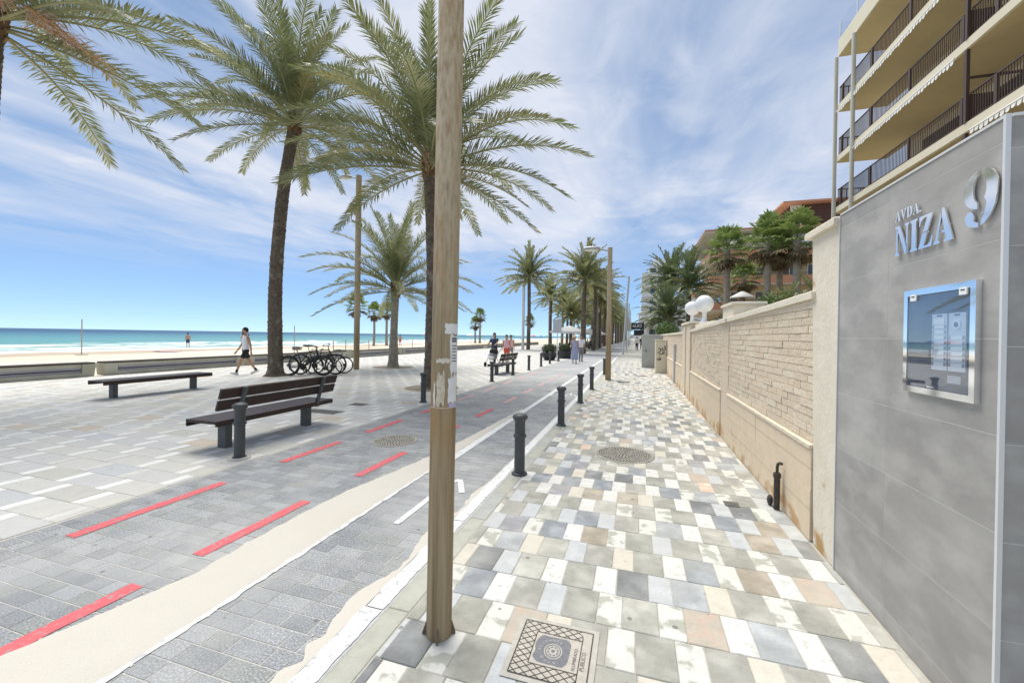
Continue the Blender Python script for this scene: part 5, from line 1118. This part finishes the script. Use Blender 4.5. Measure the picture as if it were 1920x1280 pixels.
bicycle('dark green bicycle second in the parked cluster, its saddle left of the handlebars', (-12.36,12.0,0), R(40), R(-5), 0, 1.12, bgreen)
bicycle('black bicycle with raised handlebar at the back of the parked cluster', (-12.15,12.35,0), R(28), R(4), 0, 1.2, bk_m)
bicycle('black bicycle at the right of the cluster, rear wheel nearest the thin lamp post', (-11.02,13.42,0), R(222), R(6), 0, 1, bk_m)
bicycle('small wheeled black bicycle in the middle of the parked cluster', (-11.10,12.98,0), R(205), R(-4), 0, .86, bk_m)
# beach parasols far along the sand
PC_ = [mat('parasol_blue', (.10,.22,.50), rough=.8), mat('parasol_red', (.60,.12,.10), rough=.8), mat('parasol_cream', (.78,.74,.64), rough=.8), mat('parasol_green', (.12,.36,.22), rough=.8)]
for i in range(14):
    y = 66 + i*13 + rs.uniform(-5,5); x = -36 - rs.uniform(-8,7); t = thing('beach_parasol', '%s beach parasol far along the sand, number %s counting outward' % (('blue','red','cream','green')[i % 4], ORD[i] if i < 12 else ('thirteenth','fourteenth')[i-12]), 'parasol', (x, y, -.25), 0, 'parasols on the far beach')
    m = MB(); m.tube([(0,0,0),(0,0,2.1)], .025, 6); m.build('pole', pm0, t); m = MB(); m.lathe([(1.0,1.75),(.98,1.77),(.6,1.98),(.05,2.12)], 10); m.build('canopy', PC_[i % 4], t)
# beach net posts and rope posts
pm = mat('post_grey', (.42,.38,.33), rough=.8)
for i, (x, y, h, lab) in enumerate(((-37.2,18.4,2.5,'tall thin net post standing on the beach at the left'), (-28.0,27.8,2.4,'tall thin post on the beach above the bicycles'))):
    t = thing('net_post', lab, 'post', (x, y, -.22), 0, 'net posts'); m = MB(); m.tube([(0,0,0),(0,0,h)], .035, 8); m.build('pole', pm, t); m = MB(); m.box(-.4,.4,-.18,.18,0,.05); m.build('foot', pm, t)
rp_ = [(-22.3,25.9), (-24.2,29.6), (-23.8,32.3), (-23.3,35.2), (-22.8,38.3), (-22.3,41.2), (-21.9,44.6)]
for i, (x, y) in enumerate(rp_):
    t = thing('rope_post', 'thin wooden post of the roped beach path, %s from the left' % ORD[i], 'post', (x, y, -.08), 0, 'rope fence posts on the beach'); m = MB(); m.tube([(0,0,0),(rs.uniform(-.04,.04),0,1.05)], .04, 7); m.build('stake', pm, t); m = MB(); m.lathe([(.045,1.05),(.045,1.08),(.01,1.11)], 7); m.build('cap', pm, t)
m = MB()
for a, b in zip(rp_, rp_[1:]):
    P = [Vector((a[0]+(b[0]-a[0])*s, a[1]+(b[1]-a[1])*s, .88 - .12*4*s*(1-s))) for s in (0,.25,.5,.75,1)]; m.tube(P, .012, 5, 0, False)
tag(m.build('beach_rope', mat('rope', (.50,.44,.34), rough=.9)), 'slack rope strung between the thin beach posts', 'rope')
# sign board on a pole
t = thing('notice_board', 'grey notice board on a thin pole between the two planters', 'sign', (-4.85,25.9,0)); m = MB(); m.tube([(0,0,0),(0,0,1.75)], .03, 8); m.tube([(0,0,1.7),(0,0,2.75)], .03, 8); m.build('pole', whitepost, t); m = MB(); m.box(-.28,.28,-.045,-.031,1.85,2.68); m.build('board', mat('board_grey', (.48,.50,.52), rough=.5), t)

# ---- people: one continuous remeshed body with clothes over it
def capsule(m, p, r0, q, r1, sx=1, sy=1, n=10):
    p, q = Vector(p), Vector(q); t = (q - p).normalized(); P, Rr = [], []
    for k in range(4): a = R(90 - 30*k) if k else R(84); P.append(p - t*r0*math.sin(a)); Rr.append(r0*math.cos(a))
    for k in range(4): a = R(30*k) if k < 3 else R(84); P.append(q + t*r1*math.sin(a)); Rr.append(r1*math.cos(a))
    m.tube(P, Rr, n, 0, True, True, sx, sy)
def remesh(m, name, mt, vox, it=6, fac=.5):
    o = m.build('tmp_body', mt); md = o.modifiers.new('r', 'REMESH'); md.mode = 'VOXEL'; md.voxel_size = vox; md.use_smooth_shade = True
    if it: sm = o.modifiers.new('s', 'SMOOTH'); sm.factor = fac; sm.iterations = it
    dg = bpy.context.evaluated_depsgraph_get(); me = bpy.data.meshes.new_from_object(o.evaluated_get(dg)); me.name = name
    bpy.data.objects.remove(o); me.materials.clear(); me.materials.append(mt)
    for p in me.polygons: p.use_smooth = True
    return me
skin = mat('skin_tan', (.50,.29,.19), (.45,.25,.16), scale=8, rough=.55); hair_m = mat('hair_dark', (.025,.018,.014), rough=.7)
def person(label, loc, rz, h=1.75, hf=(0,0), kf=(0,0), sf=(0,0), ef=(12,12), ab=(10,10), fp=(0,0), shirt=None, pants=None, shoes=None, dress=None, hat=None, hair=None, vox=.014, sit=False, group=None, turn=0., fingers=True, sleeves=False, long=False, socks=None, beard=False):
    t = thing('person', label, 'person', loc, rz, group); s = h/1.75; t.scale = (s, s, s); hair = hair or hair_m
    J = {}; hipz = .93
    J['pel'] = Vector((0,0,hipz)); J['nk'] = Vector((0,.01,1.47)); hd = Vector((0,.03,1.635))
    for i, sd in enumerate((-1, 1)):
        a, b = R(hf[i]), R(hf[i]-kf[i]); H_ = Vector((.088*sd,0,hipz-.03)); K_ = H_ + Vector((sd*.012, math.sin(a), -math.cos(a)))*.42; A_ = K_ + Vector((0, math.sin(b), -math.cos(b)))*.41
        f_ = R(fp[i]); T_ = A_ + Vector((sd*.02, math.cos(f_)*.155, math.sin(f_)*.155 - .045)); J['h',i], J['k',i], J['a',i], J['t',i] = H_, K_, A_, T_
        c, d = R(sf[i]), R(sf[i]+ef[i]); S_ = Vector((.185*sd,-.005,1.405)); w = math.sin(R(ab[i])); E_ = S_ + Vector((sd*w, math.sin(c), -math.cos(c))).normalized()*.29; W_ = E_ + Vector((sd*w*.4, math.sin(d), -math.cos(d))).normalized()*.255; J['s',i], J['e',i], J['w',i] = S_, E_, W_
    lo = min(min(J['a',i].z - .075, J['t',i].z - .028) for i in (0,1)); dz = Vector((0,0,-lo))
    if sit: dz = Vector((0,0,.47 - hipz + .06))
    for k in J: J[k] = J[k] + dz
    hd = hd + dz
    def legs(m, g_, lo_=0, hi_=1, part=(0,1)):
        for i in part:
            capsule(m, J['h',i], .083+g_, J['k',i], .054+g_); 
            if hi_ > 1: capsule(m, J['k',i], .053+g_, J['a',i], .036+g_)
    def torso(m, g_, low=True):
        capsule(m, J['pel']+Vector((0,0,-.01)), .115+g_, J['pel']+Vector((0,0,.16)), .108+g_, 1.28, .88, 14); capsule(m, J['pel']+Vector((0,0,.14)), .110+g_, J['pel']+Vector((0,.012,.36)), .125+g_, 1.30, .86, 14)
        capsule(m, J['s',0]+Vector((.05,0,-.02)), .062+g_, J['s',1]+Vector((-.05,0,-.02)), .062+g_)
    m = MB(); legs(m, 0, 0, 2); torso(m, 0)
    for i in (0,1):
        sd = -1 if i == 0 else 1
        capsule(m, J['a',i]+Vector((0,-.035,-.035)), .034, J['t',i], .026)
        capsule(m, J['s',i], .058, J['e',i], .042); capsule(m, J['e',i], .041, J['w',i], .028)
        d = (J['w',i]-J['e',i]).normalized(); pc = J['w',i] + d*.075; capsule(m, J['w',i], .026, pc, .034, .55, 1)
        if fingers:
            for k in range(4):
                b0 = pc + d*.012 + Vector((0,(k-1.5)*.018,0)); l = (.062,.074,.070,.054)[3-k]; b1 = b0 + d*l*.55; b2 = b1 + (d + Vector((-sd*.5,0,0))).normalized()*l*.5; capsule(m, b0, .0092, b1, .0088, n=6); capsule(m, b1, .0088, b2, .0078, n=6)
            th = J['w',i] + d*.03 + Vector((0,.028,0)); capsule(m, th, .0115, th + (d + Vector((-sd*.25,.75,0))).normalized()*.055, .0092, n=6)
    capsule(m, J['nk']+Vector((0,-.01,-.04)), .056, hd+Vector((0,-.01,-.06)), .052)
    m.ball(hd, .1, 14, 10, sc=(.77,.96,1.16)); m.ball(hd+Vector((0,.035,-.06)), .06, 10, 8, sc=(.85,.9,.9))
    m.ball(hd+Vector((0,.098,-.012)), .017, 8, 6, sc=(.8,1.1,1.5))
    for sd in (-1,1): m.ball(hd+Vector((sd*.078,-.005,-.005)), .024, 8, 6, sc=(.4,.7,1.2))
    link('body', remesh(m, 'body', skin, vox, 4), t)
    if not hat:
        m = MB(); m.ball(hd+Vector((0,-.018,.028)), .104, 14, 9, sc=(.81,.98,1.08))
        if long: m.ball(hd+Vector((0,-.06,-.07)), .085, 10, 8, sc=(.95,.7,1.4))
        b_ = m.build('hair', hair, t)
    else:
        m = MB(); c = hd + Vector((0,-.01,.05)); m.lathe([(.19,0),(.185,.012),(.10,.03),(.095,.09),(.05,.115),(.004,.12)], 16, tuple(c)); m.build('hat', hat, t); m = MB(); m.ball(hd+Vector((0,-.03,-.02)), .098, 10, 8, sc=(.85,.85,1.1)); m.build('hair', hair, t)
    if beard: m = MB(); m.ball(hd+Vector((0,.045,-.082)), .052, 10, 7, sc=(.98,.92,.72)); m.build('beard', hair, t)
    for sd in (-1,1): m = MB(); m.ball(hd+Vector((sd*.030,.086,.010)), .0095, 8, 5, sc=(1.2,.6,.7)); m.build('eye', hair_m, t)
    m = MB(); m.ball(hd+Vector((0,.088,-.058)), .016, 8, 5, sc=(1.3,.5,.3)); m.build('mouth', mat('lips', (.36,.14,.11), rough=.5), t)
    if shirt:
        m = MB(); torso(m, .014)
        if sleeves: [capsule(m, J['s',i], .070, J['s',i].lerp(J['e',i], .6), .060) for i in (0,1)]
        link('shirt', remesh(m, 'shirt', shirt, vox, 4), t)
    if pants:
        m = MB(); capsule(m, J['pel']+Vector((0,0,-.02)), .130, J['pel']+Vector((0,0,.06)), .126, 1.25, .88, 14)
        for i in (0,1):
            capsule(m, J['h',i], .100, J['h',i].lerp(J['k',i], 1.0 if long == 'trousers' else .55), .082)
            if long == 'trousers': capsule(m, J['k',i], .066, J['a',i]+Vector((0,0,.02)), .052)
        link('shorts' if long != 'trousers' else 'trousers', remesh(m, 'shorts', pants, vox, 4), t)
    if dress:
        m = MB(); torso(m, .018); b0 = J['pel']; m.tube([b0+Vector((0,0,.12)), b0+Vector((0,0,-.05)), b0+Vector((0,.01,-.35)), b0+Vector((0,0,-.68))], [.125,.165,.19,.225], 14, 0, True, True, 1.15, .9); link('dress', remesh(m, 'dress', dress, vox, 4), t)
    if socks:
        for i in (0,1): m = MB(); capsule(m, J['a',i].lerp(J['k',i], .22), .044, J['a',i], .042); m.build('sock', socks, t)
    for i in (0,1):
        if not shoes: break
        m = MB(); d = (J['t',i]-J['a',i]+Vector((0,0,.045))).normalized(); hl = J['a',i]+Vector((0,0,-.035)) - d*.045; capsule(m, hl, .043, J['t',i]+d*.012+Vector((0,0,.008)), .037, 1.0, 1.0); capsule(m, J['a',i]+Vector((0,0,-.01)), .046, J['a',i].lerp(J['t',i], .5), .040); link('shoe', remesh(m, 'shoe', shoes, vox*.8, 3), t)
    return t
W_ = mat('cloth_white', (.80,.80,.82), (.72,.72,.75), scale=20, rough=.8); BK = mat('cloth_black', (.02,.02,.022), rough=.8); SHW = mat('shoe_white', (.75,.75,.72), rough=.6); BL = mat('cloth_blue_print', (.24,.28,.48), (.50,.53,.66), scale=24, rough=.8, lo=.45, hi=.58); RD = mat('cloth_red', (.62,.09,.06), rough=.8); PKC = mat('cloth_pink', (.72,.45,.48), rough=.8); NV = mat('cloth_navy', (.05,.06,.12), rough=.8); STR = mat('straw_hat', (.66,.55,.36), rough=.9); GRN = mat('cloth_teal', (.10,.30,.30), rough=.8); GREY = mat('cloth_grey', (.22,.22,.24), rough=.8)
person('bearded man in white tank top and black shorts striding along the promenade', (-13.98,11.62,0), R(155), 1.80, hf=(26,-20), kf=(8,16), sf=(-16,14), ef=(10,18), ab=(9,9), fp=(14,-18), shirt=W_, pants=BK, shoes=SHW, socks=BK, beard=True, vox=.010)
person('woman in a long blue patterned dress and straw hat on the cycle lane', (-3.5,24.4,0), R(190), 1.66, hf=(12,-10), kf=(4,14), sf=(10,10), ef=(60,60), dress=BL, hat=STR, shoes=GREY, vox=.018, long=True)
person('person in white shirt just behind the woman in the blue dress', (-3.35,26.2,0), R(195), 1.72, hf=(-8,10), kf=(10,3), shirt=W_, pants=GREY, shoes=BK, vox=.02, long='trousers', sleeves=True)
person('person in dark clothes pushing the stroller on the promenade', (-7.2,20.4,0), R(170), 1.74, hf=(10,-10), kf=(4,12), sf=(40,40), ef=(30,30), shirt=NV, pants=BK, shoes=BK, vox=.02, sleeves=True, long='trousers')
person('woman in pink top and red shorts walking beside the stroller', (-7.1,22.2,0), R(185), 1.66, hf=(14,-12), kf=(5,14), shirt=PKC, pants=RD, shoes=SHW, vox=.02, long=True)
person('woman in a teal top a step behind the stroller group', (-7.4,24.0,0), R(178), 1.64, hf=(-10,12), kf=(12,4), shirt=PKC, pants=GREY, shoes=SHW, vox=.02, long=True)
for i, (x, y, rz, hh, sh, pa, lab) in enumerate(((-47.5,32.5,80,1.75,None,NV,'bather standing at the water line in the middle of the beach'), (-46.2,38.0,200,1.7,None,BK,'dark haired bather at the water beside the walking man'), (-43.5,36.5,120,1.65,GREY,BK,'beachgoer standing left of the walking man on the sand'), (-33.0,52,60,1.75,None,RD,'beachgoer right of the short palm by the rope fence'), (-26.5,52,160,1.78,GRN,NV,'person walking on the sand right of the foreground lamp post'), (-42.0,62,100,1.7,PKC,NV,'far beachgoer near the water right of the short palm'), (-36.0,78,30,1.7,None,RD,'far bather in red shorts on the beach'), (-31.0,88,200,1.7,W_,NV,'distant beachgoer in white on the sand'))):
    person(lab, (x, y, -.02 - .0115*max(0,-x-18) - .03), R(rz), hh, hf=(8*(i%3),-8), kf=(3,10), shirt=sh, pants=pa, vox=.03, group='people on the beach', fingers=False)
t = thing('sunbather_towel', 'pale towel spread on the sand left of the walking man', 'towel', (-39, 25, -.25), .5); m = MB(); m.box(-.9,.9,-.45,.45,.02,.05); m.build('cloth', PKC, t); m = MB(); m.tube([(-.75,-.3,.09),(-.75,.3,.09)], .06, 8); m.build('rolled_end', W_, t)
# stroller
t = thing('stroller', 'black and white stroller in front of the far bench', 'stroller', (-7.05,19.75,0), R(170)); m = MB()
for x in (-.24,.24): m.tube([(x,-.55,1.0),(x,-.30,.80),(x,.20,.30),(x,.35,.12)], .014, 6); m.tube([(x,.05,.48),(x,-.30,.12)], .013, 6)
m.tube([(-.24,-.55,1.0),(.24,-.55,1.0)], .016, 6); m.build('frame', bk_m, t)
for x, y in ((-.24,.35),(.24,.35),(-.24,-.30),(.24,-.30)): m = MB(); m.tube([(x-.02,y,.12),(x+.02,y,.12)], .12, 14); m.build('wheel', tyre_m, t)
m = MB(); m.ball((0,.02,.52), .26, 12, 8, sc=(.85,1.1,.75)); m.build('seat', GREY, t); m = MB(); m.ball((0,-.10,.74), .27, 12, 8, sc=(.85,.9,.8)); m.build('hood', BK, t); m = MB(); m.ball((0,.20,.47), .17, 10, 7, sc=(1.1,1,.6)); m.build('blanket', W_, t)

# ---- terrace café under the palms
par = mat('parasol_white', (.80,.79,.76), rough=.8, transl=.2)
for i, (x, y) in enumerate(((-7.4,47), (-7.0,52.5), (-7.2,58), (-6.9,64), (-7.1,70.5), (-6.9,78))):
    t = thing('parasol', 'large white café parasol under the far palms, %s from the camera' % ORD[i], 'parasol', (x, y, 0), R(rs.uniform(-8,8)), 'café parasols'); m = MB(); m.tube([(0,0,0),(0,0,2.9)], .035, 8); m.build('pole', pm, t)
    m = MB(); q = 2.0; A = [(-q,-q,2.2),(q,-q,2.2),(q,q,2.2),(-q,q,2.2),(0,0,2.9)]; m.add(A, [(0,1,4),(1,2,4),(2,3,4),(3,0,4)]); B = [(-q,-q,2.0),(q,-q,2.0),(q,q,2.0),(-q,q,2.0)]; m.add(A[:4] + B, [(0,4,5,1),(1,5,6,2),(2,6,7,3),(3,7,4,0)]); m.build('canopy', par, t); m = MB(); m.cbox(-.35,.35,-.35,.35,0,.08,.01); m.build('base', castg, t)
def cafe_chair():
    t = thing('café_chair'.replace('é','e'), 'x', 'chair'); m = MB(); m.cbox(-.22,.22,-.22,.22,.43,.47,.01); m.build('seat', BK, t); m = MB(); m.box(-.22,.22,-.24,-.21,.55,.88); m.build('backrest', BK, t)
    for x, y in ((-.2,-.2),(.2,-.2),(-.2,.2),(.2,.2)): m = MB(); m.box(x-.02,x+.02,y-.02,y+.02,0,.43 if y > 0 else .88); m.build('leg', BK, t)
    return t
def cafe_table():
    t = thing('cafe_table', 'x', 'table'); m = MB(); m.cbox(-.38,.38,-.38,.38,.72,.75,.01); m.build('table_top', W_, t); m = MB(); m.tube([(0,0,0),(0,0,.72)], .04, 8); m.lathe([(.25,0),(.24,.03),(.05,.05)], 12); m.build('pedestal', BK, t); return t
ch0, tb0 = cafe_chair(), cafe_table(); LC = 'dark café chair at the terrace under the far palms'; LT = 'small café table on the terrace under the far palms'; fst = [True, True]
for i in range(8):
    x, y = -6.0 - 1.6*(i % 2), 43.5 + i*3.6
    if i == 0: tb0.location = (x, y, 0); tb0['label'] = LT; tb0['group'] = 'café tables'
    else: copy_tree(tb0, None, (x, y, 0), rs.uniform(0,1), LT, 'café tables')
    for k in range(3):
        a = k*2.1 + i; px, py = x + .72*math.cos(a), y + .72*math.sin(a)
        if i == 0 and k == 0: ch0.location = (px, py, 0); ch0.rotation_euler = (0,0,a + PI/2); ch0['label'] = LC; ch0['group'] = 'café chairs'
        else: copy_tree(ch0, None, (px, py, 0), a + PI/2, LC, 'café chairs')
        if k == 0: person(['person in navy seated at the nearest terrace table','person in grey seated at the second terrace table','person in red seated at the third terrace table','person in teal seated at the fourth terrace table','person in white seated at the fifth terrace table','person in pink seated at the sixth terrace table','person in black seated at the seventh terrace table','person in dark blue seated at the last terrace table'][i], (px, py, 0), a + PI/2, 1.72, hf=(85,85), kf=(85,85), sf=(30,30), ef=(50,50), shirt=[NV,GREY,RD,GRN,W_,PKC,BK,NV][i], pants=BK, shoes=BK, vox=.03, sit=True, group='guests on the café terrace', fingers=False, sleeves=True)
for i, (x, y, sh, lab) in enumerate(((.15,52,W_,'walker in white far down the pavement below the shop sign'), (.75,56,BK,'walker in black far down the pavement by the wall'))):
    person(lab, (x, y, 0), R(180), 1.74, hf=(12,-12), kf=(4,12), shirt=sh, pants=NV, shoes=BK, vox=.025, fingers=False, sleeves=True, long='trousers')
